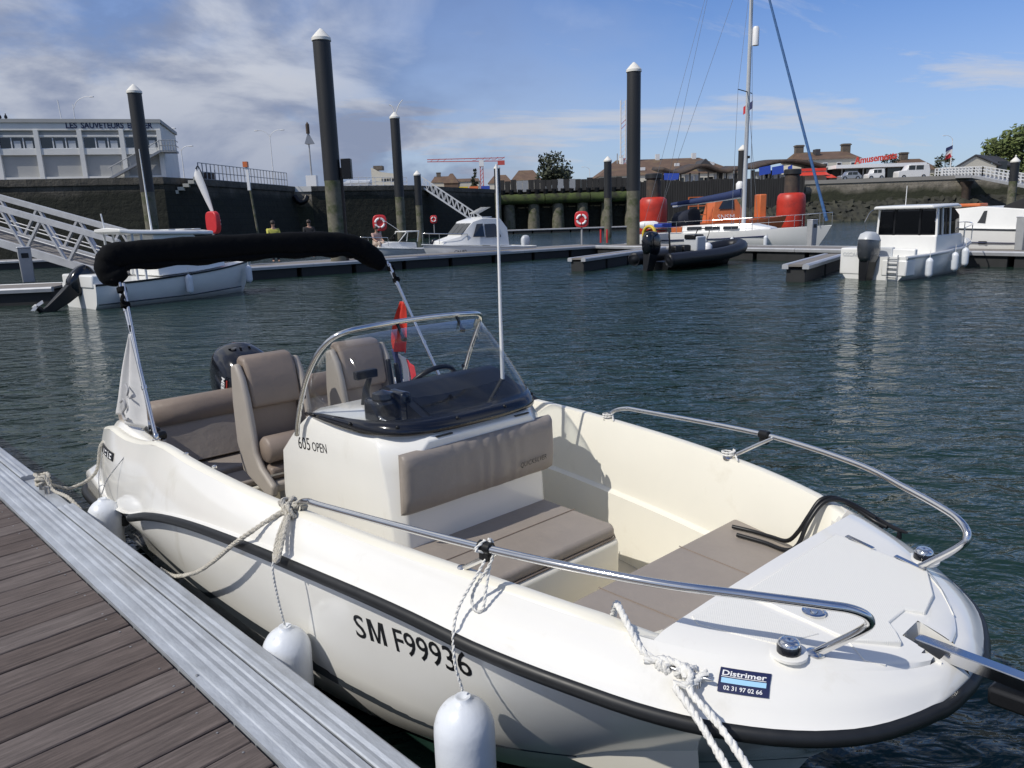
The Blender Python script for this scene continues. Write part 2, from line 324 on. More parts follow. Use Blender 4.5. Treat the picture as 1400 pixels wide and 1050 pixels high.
def cleat(parent, c, d, ln, h, mat, name='cleat'):       # horn cleat along d
    c, d = Vector(c), Vector(d).normalized(); b = MB()
    for s in (-.28, .28):
        b.tube([c + d * (s * ln), c + d * (s * ln) + Vector((0, 0, h))], [h * .34, h * .26], 8)
    P = [c + d * (t * ln) + Vector((0, 0, h * (1 + .25 * abs(t * 2) ** 2))) for t in (-.5, -.45, -.3, -.1, .1, .3, .45, .5)]
    b.tube(P, [h * .1, h * .2, h * .28, h * .3, h * .3, h * .28, h * .2, h * .1], 8)
    return b.build(name, mat, parent, 60)
dcl = Vector((dX(66, 668), 1.11, .486)); cleat(dock, dcl, (1, 0, 0), .22, .045, mt['gunmetal'], 'dock_cleat')

# ------------------------------------------------------------ the moored motorboat (local x forward, y to port, bow at x = 0)
boat = thing('motorboat', 'white open motorboat with centre console and stainless bow rails moored alongside the pontoon', 'motorboat', (1.288, 1.80, 0), R(-48.5))
ST = 4.95
CR = [(.12, 0), (.13, .08), (.15, .145), (.19, .23), (.26, .33), (.34, .415), (.44, .50), (.62, .605), (.8, .68), (1.1, .77), (1.3, .815), (1.6, .875), (2.0, .935), (2.4, .985), (3.0, 1.02), (3.8, 1.03), (4.65, 1.03), (4.95, 1.0)]
ZC = [(0, .845), (.12, .860), (.2, .882), (.35, .907), (.6, .928), (.85, .947), (1.1, .962), (1.6, .970), (2.4, .967), (3.2, .958), (3.75, .948), (4.0, .90), (4.3, .868), (4.65, .862), (4.95, .80)]
RB = [(.062, 0), (.068, .10), (.085, .18), (.12, .295), (.16, .385), (.23, .485), (.31, .565), (.42, .645), (.60, .745), (.80, .825), (1.05, .90), (1.4, .96), (1.9, 1.03), (2.5, 1.09), (3.2, 1.125), (4.0, 1.14), (4.65, 1.12), (4.95, 1.08)]
ZR = [(-.05, .785), (.3, .79), (.5, .795), (.8, .82), (1.15, .84), (1.5, .85), (1.9, .84), (2.5, .80), (3.0, .735), (3.6, .61), (4.1, .46), (4.65, .40), (4.95, .38)]
SB = [(.50, 0), (.55, .06), (.65, .18), (.77, .31), (1.0, .52), (1.28, .72), (1.47, .81), (1.9, .92), (2.5, 1.0), (3.2, 1.05), (4.65, 1.03)]
CB = [(.62, 0), (.7, .05), (.9, .20), (1.28, .50), (1.9, .76), (2.6, .9), (3.5, .98), (4.65, .98)]
TT = [i / 56 for i in range(57)]
def cur(tab, zt, s0, t, dy=0, dz=0):
    s = s0 + (ST - s0) * t ** 2.0
    return Vector((-s, max(0, itp(tab, s) + (dy if t > 0 else 0)), (itp(zt, s) if isinstance(zt, list) else zt) + dz))
def c_crest(t): return cur(CR, ZC, .12, t)
def c_rail(t, dy=0, dz=0): return cur(RB, ZR, .062, t, dy, dz)
def c_stripe(t): return cur(SB, .30, .50, t)
def c_chine(t): return cur(CB, .07, .62, t)
def c_keel(t): s = .95 + (ST - .95) * t ** 2; return Vector((-s, 0, -.28))
def hullpt(t, k):                    # topside between rail (k=0) and stripe (k=1)
    a, b = c_rail(t, -.045, -.02), c_stripe(t); p = a.lerp(b, k); p.y += .02 * math.sin(math.pi * k) * max(0, min(1, (t - .55) * 3))
    return p
def sheet(rows, mirror=True):        # rows[i](t) -> surface over TT, on starboard (y < 0) and port
    b = MB(); g = [[(p.x, -p.y, p.z) for p in (f(t) for f in rows)] for t in TT]
    b.loft(g, False, False)
    return b.mirror() if mirror else b
hull = sheet([lambda t, k=k: hullpt(t, k / 6) for k in range(7)] + [c_chine]).build('hull', mt['gel'], boat, 50)
sheet([c_chine, c_keel]).build('hull_bottom', mt['antifoul'], hull, 60)
# sheer moulding between crest and rail: rounded shoulder
def should(t, k):
    a, b = c_crest(t), c_rail(t, -.012, .030); p = a.lerp(b, k); q = .013 * math.sin(math.pi * k); p.y += q; p.z += q * .7; return p
def lip(t): p = c_rail(t, -.002, .045); return p
sheet([lambda t, k=k: should(t, k / 5) for k in range(6)] + [lambda t: c_rail(t, .006, .024), lambda t: c_rail(t, -.048, -.02)]).build('sheer_moulding', mt['gel'], hull, 50)
tr = MB()                            # transom
ring = [c_crest(1), should(1, .5), c_rail(1), hullpt(1, .5), c_stripe(1), c_chine(1)]
tr.add([(-ST, -p.y, p.z) for p in ring] + [(-ST, 0, -.28)] + [(-ST, p.y, p.z) for p in ring[::-1]], [tuple(range(13))]); tr.build('transom', mt['gel'], hull)
# rubbing strake: D-section rubber following the rail line, ends before the quarter
for sd_ in (-1, 1):
    P = []
    for t in TT:
        p = c_rail(t, .004, .0)
        if p.x < -4.1: break
        P.append(p)
    P = [Vector((p.x, p.y * sd_, p.z)) for p in P]
    if sd_ > 0: P[0] = Vector((P[0].x, .0, P[0].z))
    pr_ = []
    for i, p in enumerate(P):
        d = (P[min(i+1, len(P)-1)] - P[max(i-1, 0)]); o = Vector((-d.y, d.x, 0)).normalized() * (-sd_ if True else 1)
        if o.dot(Vector((p.x + 1.6, p.y, 0)) if i < 6 else Vector((0, sd_, 0))) < 0: o = -o
        if i == 0: o = Vector((1, 0, 0))
        pr_.append([p + o * a + Vector((0, 0, c)) for a, c in ((-.03, -.021), (.006, -.023), (.017, -.015), (.021, 0), (.017, .015), (.006, .023), (-.03, .021))])
    MB().loft(pr_, True, True).build('rub_rail', mt['rubber'], hull, 50)
# dark stripe along the lower topsides
def stripe_row(dz): return lambda t: (lambda p, q: Vector((p.x, p.y + .003 + (q - p).y * dz, p.z + dz * (q - p).z)))(c_stripe(t), hullpt(t, 5 / 6))
sheet([stripe_row(-.02), stripe_row(.30), stripe_row(.62)]).build('boot_stripe', mt['stripe'], hull, 50)
# registration on the starboard topside, wrapped on the hull surface
def hull_at(s, z, off=.0012):         # starboard hull surface at distance s from the bow and height z
    t = math.sqrt(max(0, s) / ST)
    for _ in range(6):
        k = 0; lo, hi = 0, 1
        for _i in range(14):
            k = (lo + hi) / 2
            if hullpt(t, k).z > z: lo = k
            else: hi = k
        p = hullpt(t, k); t = max(.02, min(1, t + (s + p.x) / (2 * ST * max(t, .1)) * .8))
    return Vector((p.x + off * .35, -p.y - off, p.z))
M_STROKES = [[(0, 0), (.2, 0), (.2, 1), (0, 1)], [(.8, 0), (1, 0), (1, 1), (.8, 1)], [(.2, 1), (.2, .72), (.42, 0), (.5, 0), (.5, .22), (.27, 1)], [(.8, 1), (.73, 1), (.5, .22), (.5, 0), (.58, 0), (.8, .72)]]
def reg_word(vs_, fs_, s_a, s_b, za):
    wm_ = max(v[0] for v in vs_); MB().add([hull_at(s_a + (s_b - s_a) * v[0] / wm_, za + (v[0] / wm_) * (s_a - s_b) * .10 + v[1]) for v in vs_], fs_).build('registration_lettering', mt['black'], hull, recalc=False)
v_, f_ = text_pts('S', .140, bold=.001); reg_word(v_, [*f_], 1.790, 1.728, .602)
mv, mf = [], []
for st_ in M_STROKES:
    mf.append(tuple(range(len(mv), len(mv) + len(st_)))); mv += [(x * .09, y * .096) for x, y in st_]
for k_ in (0, 1): pass
reg_word(mv, mf, 1.708, 1.618, .612)
v_, f_ = text_pts('F99936', .140, spacing=.98, bold=.001); reg_word(v_, f_, 1.578, 1.215, .622)

# crest top and inner liner
W = .055
def c_in(t, dy=W): p = c_crest(t); p.y = max(0, p.y - dy); return p
TI = [i / 40 for i in range(41)]
def s_of(t, s0, s1): return s0 + (s1 - s0) * t
def crest_s(s, dy=0, dz=0):
    k = max(0, min(1, (s - .68) / .12)); return Vector((-s, itp(CR, s) - dy * (1 if s > .8 else 1), itp(ZC, s) + dz * k - .012 * (1 - k) * (1 if dy > .001 else 0)))
LS0 = .86
def strip(fns, s0, s1, n=44):
    b = MB(); b.loft([[(q.x, -q.y, q.z) for q in (f(s0 + (s1 - s0) * i / n) for f in fns)] for i in range(n + 1)], False, False); return b.mirror()
def wall(s, k): 
    top, bot = crest_s(s, W, -.004), Vector((-s, max(.3, itp(CR, s) - .125), .625)); p = top.lerp(bot, k); p.y -= .012 * math.sin(math.pi * k); return p
def low(s, k):
    a = Vector((-s, max(.28, itp(CR, s) - .155), .612)); b = Vector((-s, max(.25, itp(CR, s) - .20), .28)); return a.lerp(b, k)
strip([lambda s: crest_s(s, 0, 0), lambda s: crest_s(s, .012, .012), lambda s: crest_s(s, W * .55, .015), lambda s: crest_s(s, W - .006, .010), lambda s: wall(s, 0), lambda s: wall(s, .3), lambda s: wall(s, .6), lambda s: wall(s, 1), lambda s: low(s, 0), lambda s: low(s, 1)], .64, ST).build('cockpit_liner', mt['gel2'], boat, 40)
so_ = MB(); n = 30
so_.loft([[(-s, -itp(CR, s) + .19, .282), (-s, itp(CR, s) - .19, .282)] for s in [1.15 + (ST - 1.15) * i / n for i in range(n + 1)]], False); so_.build('cockpit_sole', mt['sole'], boat)

# foredeck with anchor slot
def dz_(s, y): return itp(ZC, s) + .010 + .012 * (1 - min(1, abs(y) / max(.05, itp(CR, s))) ** 2)
fd = MB(); SS = [.12 + (ST - .12) * t * t for t in TT if .12 + (ST - .12) * t * t < .655] + [.67]
def row(s):
    h = itp(CR, s); ys = [-h, -h * .93, -h * .8, -h * .6, -h * .4, -.078, -.04, .0, .032, h * .3, h * .5, h * .7, h * .85, h * .95, h]
    ys = [-h if y < -h else (h if y > h else y) for y in ys]; ys = sorted(ys)
    return [(-s, y, itp(ZC, s) if abs(abs(y) - h) < 1e-6 else dz_(s, y)) for y in ys]
rows = [row(s) for s in SS]; ncol = len(rows[0]); base = len(fd.v); fd.v += [p for r_ in rows for p in r_]
for i in range(len(rows) - 1):
    for k in range(ncol - 1):
        a = rows[i][k]; c = rows[i+1][k+1]
        my = (a[1] + c[1]) / 2; ms = -(a[0] + c[0]) / 2
        if -.079 < my < .033 and ms < .21: continue
        fd.f.append((i*ncol+k, i*ncol+k+1, (i+1)*ncol+k+1, (i+1)*ncol+k))
# aft slope of the foredeck down to the bow seat
def aft(s, z, inset): h = itp(CR, s) - inset; return [(-s, -h * q, z - (0 if abs(q) < .98 else 0)) for q in (-1, -.8, -.4, 0, .4, .8, 1)]
h76 = itp(CR, .67)
fd.loft([[(-.67, h76 * q, dz_(.67, h76 * q) if abs(q) < 1 else itp(ZC, .67)) for q in (-1, -.8, -.4, 0, .4, .8, 1)], [(-.705, itp(CR, .705) * q, .915 if abs(q) < 1 else .936) for q in (-1, -.84, -.4, 0, .4, .84, 1)], [(-.73, itp(CR, .73) * q, .885 if abs(q) < 1 else .938) for q in (-1, -.87, -.4, 0, .4, .87, 1)], [(-.79, itp(CR, .79) * q, .70 if abs(q) < 1 else .943) for q in (-1, -.89, -.4, 0, .4, .89, 1)]], False)
fdo = fd.build('foredeck', mt['gel'], boat, 40)
sl_ = MB()                            # slot walls and floor
SL = [(-.21, -.078), (-.235, -.05), (-.235, .005), (-.21, .032)]
path = [(-.115, -.070)] + SL + [(-.115, .028)]
sl_.loft([[(x, y, dz_(max(0, -x), y)) for x, y in path], [(x, y, .79) for x, y in path]], False); sl_.add([(x, y, .80) for x, y in path], [(0, 1, 2, 3, 4, 5)])
sl_.build('anchor_slot', mt['gel'], fdo, 30)
# raised antislip panels and the locker hatch (proud by a few mm)
def deckpanel(name, poly, h, mat, par, bev=.004, flat=False):
    b = MB(); n = len(poly); top = [(x, y, (hplane(x) if flat else dz_(-x, y)) + h) for x, y in poly]; bot = [(x, y, dz_(-x, y) - .006) for x, y in poly]
    b.add(bot + top, [tuple(range(n, 2*n))] + [(k, (k+1) % n, n+(k+1) % n, n+k) for k in range(n)]); return b.build(name, mat, par, bevel=bev)
def hplane(x): return lerp(dz_(.22, 0), dz_(.70, 0), (-x - .22) / .48)
hat = deckpanel('locker_hatch', [(-.615, -.25), (-.615, .345), (-.30, .335), (-.235, .20), (-.215, .08), (-.26, .045), (-.262, -.06), (-.232, -.088), (-.20, -.13), (-.30, -.235), (-.50, -.25)], .011, mt['antislip'], fdo, .004, True)
deckpanel('nonslip_pad', [(-.64, -.28), (-.54, -.28), (-.37, -.27), (-.42, -.40), (-.53, -.45), (-.62, -.49), (-.655, -.47)], .003, mt['antislip'], fdo, .0015)
for pts_ in ([(-.30, -.235), (-.24, -.27), (-.20, -.235)], [(-.305, .345), (-.24, .28), (-.17, .18)]):
    MB().tube([(x, y, dz_(-x, y) + .001) for x, y in pts_], .003, 6).build('deck_crease', mt['gel'], fdo, 60)
for xh in (-.53, -.36):
    yh = .350 - .02 * (xh + .56) * 2; zh = hplane(xh) + .0075
    MB().bar((xh - .05, yh + .008, hplane(xh - .05) + .0125), (xh + .05, yh - .008, hplane(xh + .05) + .0125), .018, .004).build('hinge', mt['steel'], hat)
lk = MB().lathe([(.034, -.004), (.034, .006), (.028, .008), (.024, .004), (.012, .004), (.010, .009), (.0, .009)], 20, (-.425, -.19, hplane(-.425) + .010)); lk.build('latch', mt['steel'], hat, 40)
# deck fittings: fuel and light domes, cleats
for yy, xx in ((-.41, -.385), (.435, -.35)):
    z = dz_(-xx, yy)
    d = MB().lathe([(.05, -.004), (.05, .004), (.044, .006)], 20, (xx, yy, z)); d.build('light_seat', mt['gel'], fdo, 40)
    MB().lathe([(.032, 0), (.032, .018), (.029, .024)], 16, (xx, yy, z + .004)).build('nav_light', mt['blackgloss'], fdo, 40)
    MB().lathe([(.030, .0), (.028, .008), (.02, .014), (.008, .013), (.0, .010)], 16, (xx, yy, z + .028)).build('nav_light_cap', mt['steel'], fdo, 60)
cleat(fdo, (-.563, -.650, .868), (1, .21, 0), .18, .028, mt['steel']); cleat(fdo, (-.56, .69, .868), (1, -.5, 0), .17, .03, mt['black'])
# dealer sticker on the starboard shoulder
def sticker_fn(u, v):                # u along (0..1), v up (0..1)
    s = .500 - .105 * u; t = math.sqrt(max(0, s - .12) / (ST - .12)); p = should(t, .62 - .42 * v); return Vector((p.x, -p.y - .003, p.z + .003))
stk = MB(); g = [[sticker_fn(i / 6, j / 3) for i in range(7)] for j in range(4)]; stk.loft(g, False); stk = stk.build('dealer_sticker', mt['navy'], hull)
def st_text(name, txt, x0, y0, sz, mat, wd=None, **k):
    vs, fs = text_pts(txt, 1.0, **k); wm = max(v[0] for v in vs); b = MB()
    def f(x, y):
        p = sticker_fn(x0 + x / wm * wd, y0 + y * sz); return p + Vector((0, -.0012, .0012))
    b.add([f(x, y) for x, y, z in vs], fs).build(name, mat, stk, recalc=False)
st_text('dealer_name', 'Distrimer', .05, .68, .30, mt['whiteprint'], .88, bold=.02)
st_text('phone_number', '02 31 97 02 66', .12, .10, .24, mt['whiteprint'], .76, bold=.015)
b = MB().loft([[sticker_fn(.06 + .88 * i / 6, v) + Vector((0, -.0010, .0010)) for i in range(7)] for v in (.37, .58)], False); b.build('pale_band', mt['paleblue'], stk)
b = MB().loft([[sticker_fn(.05 + .88 * i / 6, v) + Vector((0, -.0010, .0010)) for i in range(7)] for v in (.62, .645)], False); b.build('rule', mt['whiteprint'], stk)

# bow roller reaching out over the stem
rol = MB(); rol.bar((-.20, -.015, .884), (.62, -.075, .909), .038, .005); rol.bar((-.20, .004, .868), (.62, -.056, .893), .004, .034); rol.bar((-.20, -.034, .868), (.62, -.094, .893), .004, .034)
rol.build('bow_roller', mt['steel'], boat, bevel=.001)
MB().bar((.0, -.04, .82), (.62, -.075, .865), .062, .05).build('roller_shadow_bar', mt['black'], boat, bevel=.01)  # black bar in place of the shadow under the roller

# bow rails
for sg in (-1, 1):
    rl = MB(); Pm = [(-2.20, .935, .972), (-2.165, .943, 1.02), (-2.08, .945, 1.052), (-1.95, .936, 1.062), (-1.2, .825, 1.110), (-.71, .675, 1.122), (-.46, .535, 1.118), (-.30, .435, 1.112), (-.235, .385, 1.103), (-.205, .355, 1.078), (-.222, .345, 1.035), (-.34, .35, .917)]
    P = spline([(x, sg * y, z) for x, y, z in Pm], 7); rl.tube(P, .0125, 10)
    ro = rl.build('bow_rail', mt['steel'], boat, 60)
    b = MB(); b.tube([(-1.12, sg * .80, 1.112), (-1.33, sg * .785, .975)], .0095, 8); b.build('rail_strut', mt['steel'], ro, 60)
    for q in ((-2.20, .935, .968), (-1.33, .785, .972), (-.34, .35, .915)): MB().lathe([(.026, 0), (.026, .006), (.015, .012)], 14, (q[0], sg * q[1], q[2])).build('rail_foot', mt['steel'], ro, 40)
    c = Vector((-1.17, sg * .815, 1.113)); d = Vector((.98, -sg * .2, 0)); b = MB().tube([c - d * .022, c + d * .022], .020, 10); b.bx(c.x - .018, c.x + .018, c.y - .012, c.y + .012, c.z - .04, c.z - .01); b.build('rail_clamp', mt['black'], ro, 50)

# bow seat
bs = MB(); n = 10; SQ = [.76 + (1.26 - .76) * i / n for i in range(n + 1)]
bs.loft([[(-s, -itp(CR, s) + .10, .68), (-s, itp(CR, s) - .10, .68)] for s in SQ], False)
bs.loft([[(-1.26, -.71, .68), (-1.26, .71, .68)], [(-1.28, -.70, .28), (-1.28, .70, .28)]], False); bso = bs.build('bow_seat', mt['gel2'], boat)
def cushion(name, poly, z0, z1, mat, par, bev=.018, seg=3): return MB().prism(poly, z0, z1).build(name, mat, par, bevel=bev, seg=seg)
bc = []
for i in range(9): s = .80 + (1.225 - .80) * i / 8; bc.append((-s, itp(CR, s) - .115))
bcp = [(x, y) for x, y in bc] + [(x, -y) for x, y in bc[::-1]]
bcu = cushion('bow_cushion', bcp, .684, .742, mt['vinyl'], bso)
for yy in (-.24, .26): MB().tube([(-1.222, yy, .7435), (-.805, yy * .9, .7435)], .0022, 5).build('seam', mt['vinyl2'], bcu)

# console with forward seat
seat = MB(); seat.prism([(-2.32, -.46), (-1.74, -.46), (-1.68, -.42), (-1.68, .42), (-1.74, .46), (-2.32, .46)], .28, .575)
seato = seat.build('console_seat', mt['gel2'], boat, bevel=.02, seg=3)
cs = cushion('seat_cushion', [(-2.27, -.44), (-1.74, -.44), (-1.70, -.41), (-1.70, .41), (-1.74, .44), (-2.27, .44)], .58, .638, mt['vinyl'], seato)
MB().tube([(-1.99, -.44, .640), (-1.99, .44, .640)], .003, 6).build('seam', mt['vinyl2'], cs)
MB().tube([(-2.27, -.442, .585), (-1.735, -.442, .585), (-1.697, -.41, .585), (-1.697, .41, .585), (-1.735, .442, .585), (-2.27, .442, .585)], .005, 6).build('piping', mt['vinyl2'], cs, 60)
con = MB()
def cring(z, xf, xa, hw, c): return [(xf - c, -hw, z), (xf, -hw + c, z), (xf, hw - c, z), (xf - c, hw, z), (xa + c * .4, hw, z), (xa, hw - c * .4, z), (xa, -hw + c * .4, z), (xa + c * .4, -hw, z)]
con.loft([cring(.28, -2.20, -3.36, .47, .05), cring(.62, -2.20, -3.40, .475, .05), cring(.88, -2.21, -3.36, .48, .06), cring(1.00, -2.20, -3.22, .485, .09), cring(1.08, -2.17, -3.12, .49, .13), cring(1.135, -2.165, -3.06, .48, .17), cring(1.155, -2.19, -3.03, .455, .17)], True, True)
cono = con.build('console', mt['gel'], boat, bevel=.012, seg=3)
def cr_x(z): return -2.20
# side name
def con_side(x, z): return -(itp([(.62, .475), (.88, .48), (1.0, .485), (1.08, .49)], z) + .0012)
for tx, sz, x0, wd in (('605', .098, -3.125, .14), ('OPEN', .072, -2.965, .16)):
    vs_, fs_ = text_pts(tx, sz); wm_ = max(v[0] for v in vs_); lz = lambda x, y: .932 + .125 * (x + 3.155) + y
    MB().add([Vector((x0 + x / wm_ * wd, con_side(0, lz(x0 + x / wm_ * wd, y)), lz(x0 + x / wm_ * wd, y))) for x, y, z in vs_], fs_).build('model_lettering', mt['black'], cono, recalc=False)
bk = MB(); g = []
for i in range(73):
    y = -.46 + .92 * i / 72; e_ = min(1, (.46 - abs(y)) / .05); rf = random.Random(i); fo = math.exp(-((y - .06) / .17) ** 2); wv = .0045 * fo * math.sin(y * 78 + 1.2 * math.sin(y * 31)) + .003 * math.sin(y * 17); up = .006 * fo * math.sin(y * 78 + .9)
    q = .02 * (1 - math.sqrt(max(0, 1 - (1 - e_) ** 2)))
    g.append([(-2.20, y, .815), (-2.180 + wv * .5 - q, y, .812), (-2.150 + wv - q, y, .833), (-2.142 + wv * 1.2 - q, y, .90), (-2.140 + wv - q, y, .96), (-2.140 + up * .8 - q, y, 1.03), (-2.142 + up - q, y, 1.075), (-2.155 - q, y, 1.094), (-2.19, y, 1.098)])
bk.loft(g, True, True); bko = bk.build('backrest_cushion', mt['vinyl'], cono, 50)
lettering('brand_lettering', 'QUICKSILVER', .036, lambda x, y: Vector((-2.1325, .205 + x * .82, .884 + .03 * x + y)), mt['black'], bko, spacing=1.02, shear=.2)
for yy in (-.22, .26): MB().bx(-2.185, -2.165, yy - .045, yy + .045, 1.1395, 1.1445).build('vent_slot', mt['black'], cono)
# windscreen base band and acrylic
HB = [(-3.06, .455, 1.135), (-2.85, .485, 1.15), (-2.62, .498, 1.16), (-2.42, .49, 1.168), (-2.28, .44, 1.172), (-2.195, .33, 1.172), (-2.165, .16, 1.172), (-2.16, 0, 1.172)]
full = [(x, -y, z) for x, y, z in HB] + [(x, y, z) for x, y, z in HB[::-1][1:]]
PB = spline(full, 5)
HT = [(-2.93, .50, 1.20), (-2.86, .50, 1.36), (-2.77, .485, 1.47), (-2.70, .455, 1.535), (-2.655, .40, 1.562), (-2.64, .30, 1.570), (-2.632, .15, 1.575), (-2.63, 0, 1.576)]
fullT = [(x, -y, z) for x, y, z in HT] + [(x, y, z) for x, y, z in HT[::-1][1:]]
PT = spline(fullT, 5)
ws = MB(); g = []
for a, c in zip(PB, PT):
    g.append([a.lerp(c, k) + Vector((.03 * math.sin(math.pi * k) if a.x > -2.5 else 0, 0, 0)) for k in (0, .2, .4, .6, .8, 1)])
ws.loft(g, False); wso = ws.build('windscreen', mt['acryl'], cono, 180, solid=.005)
bb = MB(); bb.loft([[a + Vector((0, 0, -.012)), a.lerp(c, .02) + Vector((.006 if a.x > -2.4 else 0, .006 * (1 if a.y > 0 else -1) * min(1, abs(a.y) * 3), 0)), a.lerp(c, .135) + Vector((.008 if a.x > -2.4 else 0, .005 * (1 if a.y > 0 else -1) * min(1, abs(a.y) * 3), 0))] for a, c in zip(PB, PT)], False)
bb.build('windscreen_base', mt['blackgloss'], wso, 60, solid=.006)
for i in range(4, len(PB) - 4, 9):
    p = PB[i].lerp(PT[i], .07); o = Vector((p.x + 2.6, p.y, 0)).normalized(); MB().lathe([(.009, 0), (.009, .008), (.005, .012)], 8, p + o * .008, o).build('screw_cap', mt['black'], wso, 50)
AR = [(-3.06, .515, 1.03), (-3.00, .525, 1.14), (-2.90, .52, 1.33), (-2.80, .50, 1.47), (-2.715, .465, 1.555), (-2.665, .405, 1.592), (-2.648, .31, 1.603), (-2.64, .15, 1.610), (-2.638, 0, 1.612)]
arch = MB().tube(spline([(x, -y, z) for x, y, z in AR] + [(x, y, z) for x, y, z in AR[::-1][1:]], 6), .013, 10); arco = arch.build('windscreen_rail', mt['steel'], cono, 60)
for yy in (-.13, .24):
    b = MB(); b.bar((-2.64, yy, 1.60), (-2.615, yy + .012, 1.535), .018, .008); b.lathe([(.012, -.01), (.012, .01)], 8, (-2.61, yy + .014, 1.525), (1, 0, 0)); b.build('rail_clip', mt['black'], arco, 50)
for sg in (-1, 1): MB().lathe([(.012, -.01), (.012, .012), (.006, .016)], 8, (-2.95, sg * .515, 1.25), (0, sg, 0)).build('rail_knob', mt['black'], arco, 50)
# instrument hood, wheel, throttle, electronics
hd = MB(); 
def hring(y): 
    k = 1 - .25 * abs((y - .13) / .36) ** 3
    return [(-2.30, y, 1.158), (-2.24, y, 1.175), (-2.33, y, 1.205 * 1), (-2.56, y, 1.285 + .012 * k), (-2.62, y, 1.298 + .012 * k), (-2.68, y, 1.28), (-2.74, y, 1.20), (-2.78, y, 1.158)]
hd.loft([hring(-.235 + .68 * i / 12) for i in range(13)], True, True); hdo = hd.build('instrument_hood', mt['black'], cono, 45)
b = MB().loft([[(-2.30, y, 1.2005), (-2.55, y, 1.288)] for y in (-.19, .40)], False); b.build('dash_lens', mt['smoke'], hdo)
wh = MB(); c = Vector((-2.86, .20, 1.20)); ax = Vector((-.75, 0, .66)).normalized(); e1 = Vector((0, 1, 0)); e2 = ax.cross(e1)
wh.tube([c + (e1 * math.cos(a) + e2 * math.sin(a)) * .155 for a in [2 * math.pi * k / 28 for k in range(29)]], .014, 8)
for a in (R(90), R(210), R(330)): wh.bar(c - ax * .03, c + (e1 * math.cos(a) + e2 * math.sin(a)) * .15, .03, .008, ax)
wh.tube([c - ax * .14, c - ax * .02], [.04, .035], 10); wh.build('steering_wheel', mt['black'], cono, 50)
th = MB(); th.tube([(-2.92, -.18, 1.13), (-2.90, -.18, 1.24), (-2.87, -.17, 1.31)], [.03, .02, .015], 8); th.bar((-2.87, -.26, 1.325), (-2.87, -.13, 1.325), .035, .045); th.build('throttle_lever', mt['black'], cono, bevel=.008)
el = MB(); el.bx(-2.62, -2.48, -.37, -.26, 1.15, 1.27); el.bx(-2.58, -2.44, -.26, -.20, 1.16, 1.30)
el.build('depth_sounder', mt['blackgloss'], cono, bevel=.02, seg=3)
MB().lathe([(.04, 0), (.055, .01), (.05, .035), (.0, .05)], 14, (-2.53, -.31, 1.265)).build('compass', mt['blackgloss'], cono, 50)
MB().tube(spline([(-2.50, -.36, 1.2), (-2.42, -.37, 1.19), (-2.38, -.33, 1.175), (-2.36, -.26, 1.18), (-2.40, -.20, 1.185)], 6), .006, 6).build('cable', mt['gunmetal'], cono, 60)
for k in range(2): MB().bar((-2.96, .02 + .05 * k, 1.15), (-2.99, .02 + .05 * k, 1.36 - .03 * k), .022, .03).build('grab_handle', mt['black'], cono, bevel=.008)
MB().tube([(-2.47, .40, 1.16), (-2.47, .40, 1.60), (-2.455, .395, 2.36)], [.012, .009, .006], 8).build('aerial', mt['whiteprint'], cono, 60)

# helm seats
def helm_seat(yc):
    t = thing('helm_seat', None, None); t.parent = boat; t.location = (-3.72, yc, 0)
    sh = MB()
    prof = [(-.20, .62), (.10, .54), (.20, .55), (.21, .62), (.06, .70), (.0, .78), (-.02, .95), (-.05, 1.10), (-.09, 1.22), (-.15, 1.30), (-.22, 1.28), (-.25, 1.05), (-.25, .8)]
    mx_ = Matrix(((1, 0, 0, 0), (0, 0, 1, 0), (0, 1, 0, 0), (0, 0, 0, 1)))
    for s in (-1, 1): sh.prism(prof, s * .185 - .022, s * .185 + .022, mx_)
    sh.bx(-.25, -.21, -.17, .17, .62, 1.27); sh.bx(-.22, .17, -.17, .17, .56, .62)
    sh.build('shell', mt['seatshell'], t, bevel=.018, seg=3)
    b = MB(); 
    for z0, z1, xf in ((1.03, 1.335, -.045), (.72, 1.02, -.10)):
        pass
    MB().prism([(-.20, 1.04), (-.075, 1.02), (-.06, 1.06), (-.095, 1.25), (-.14, 1.325), (-.22, 1.335), (-.255, 1.30)], -.158, .158, mx_).build('headrest_cushion', mt['vinyl2'], t, bevel=.022, seg=3)
    MB().prism([(-.21, .70), (-.11, .72), (-.12, 1.03), (-.21, 1.05)], -.158, .158, mx_).build('backrest', mt['vinyl2'], t, bevel=.02, seg=3)
    MB().tube([(.06, -.165, .80), (.06, -.148, .80), (.06, .148, .80), (.06, .165, .80)], [.07, .082, .082, .07], 14).build('bolster', mt['vinyl2'], t, 60)
    MB().bx(-.18, .12, -.16, .16, .625, .70).build('seat_pad', mt['vinyl2'], t, bevel=.02, seg=3)
    MB().bar((.12, -.17, .66), (.12, .17, .655), .02, .012).build('flip_bar', mt['steel'], t)
    MB().tube([(-.02, 0, .28), (-.02, 0, .56)], .06, 14).build('pedestal', mt['gunmetal'], t, 60)
    return t
helm_seat(-.285); helm_seat(.345)

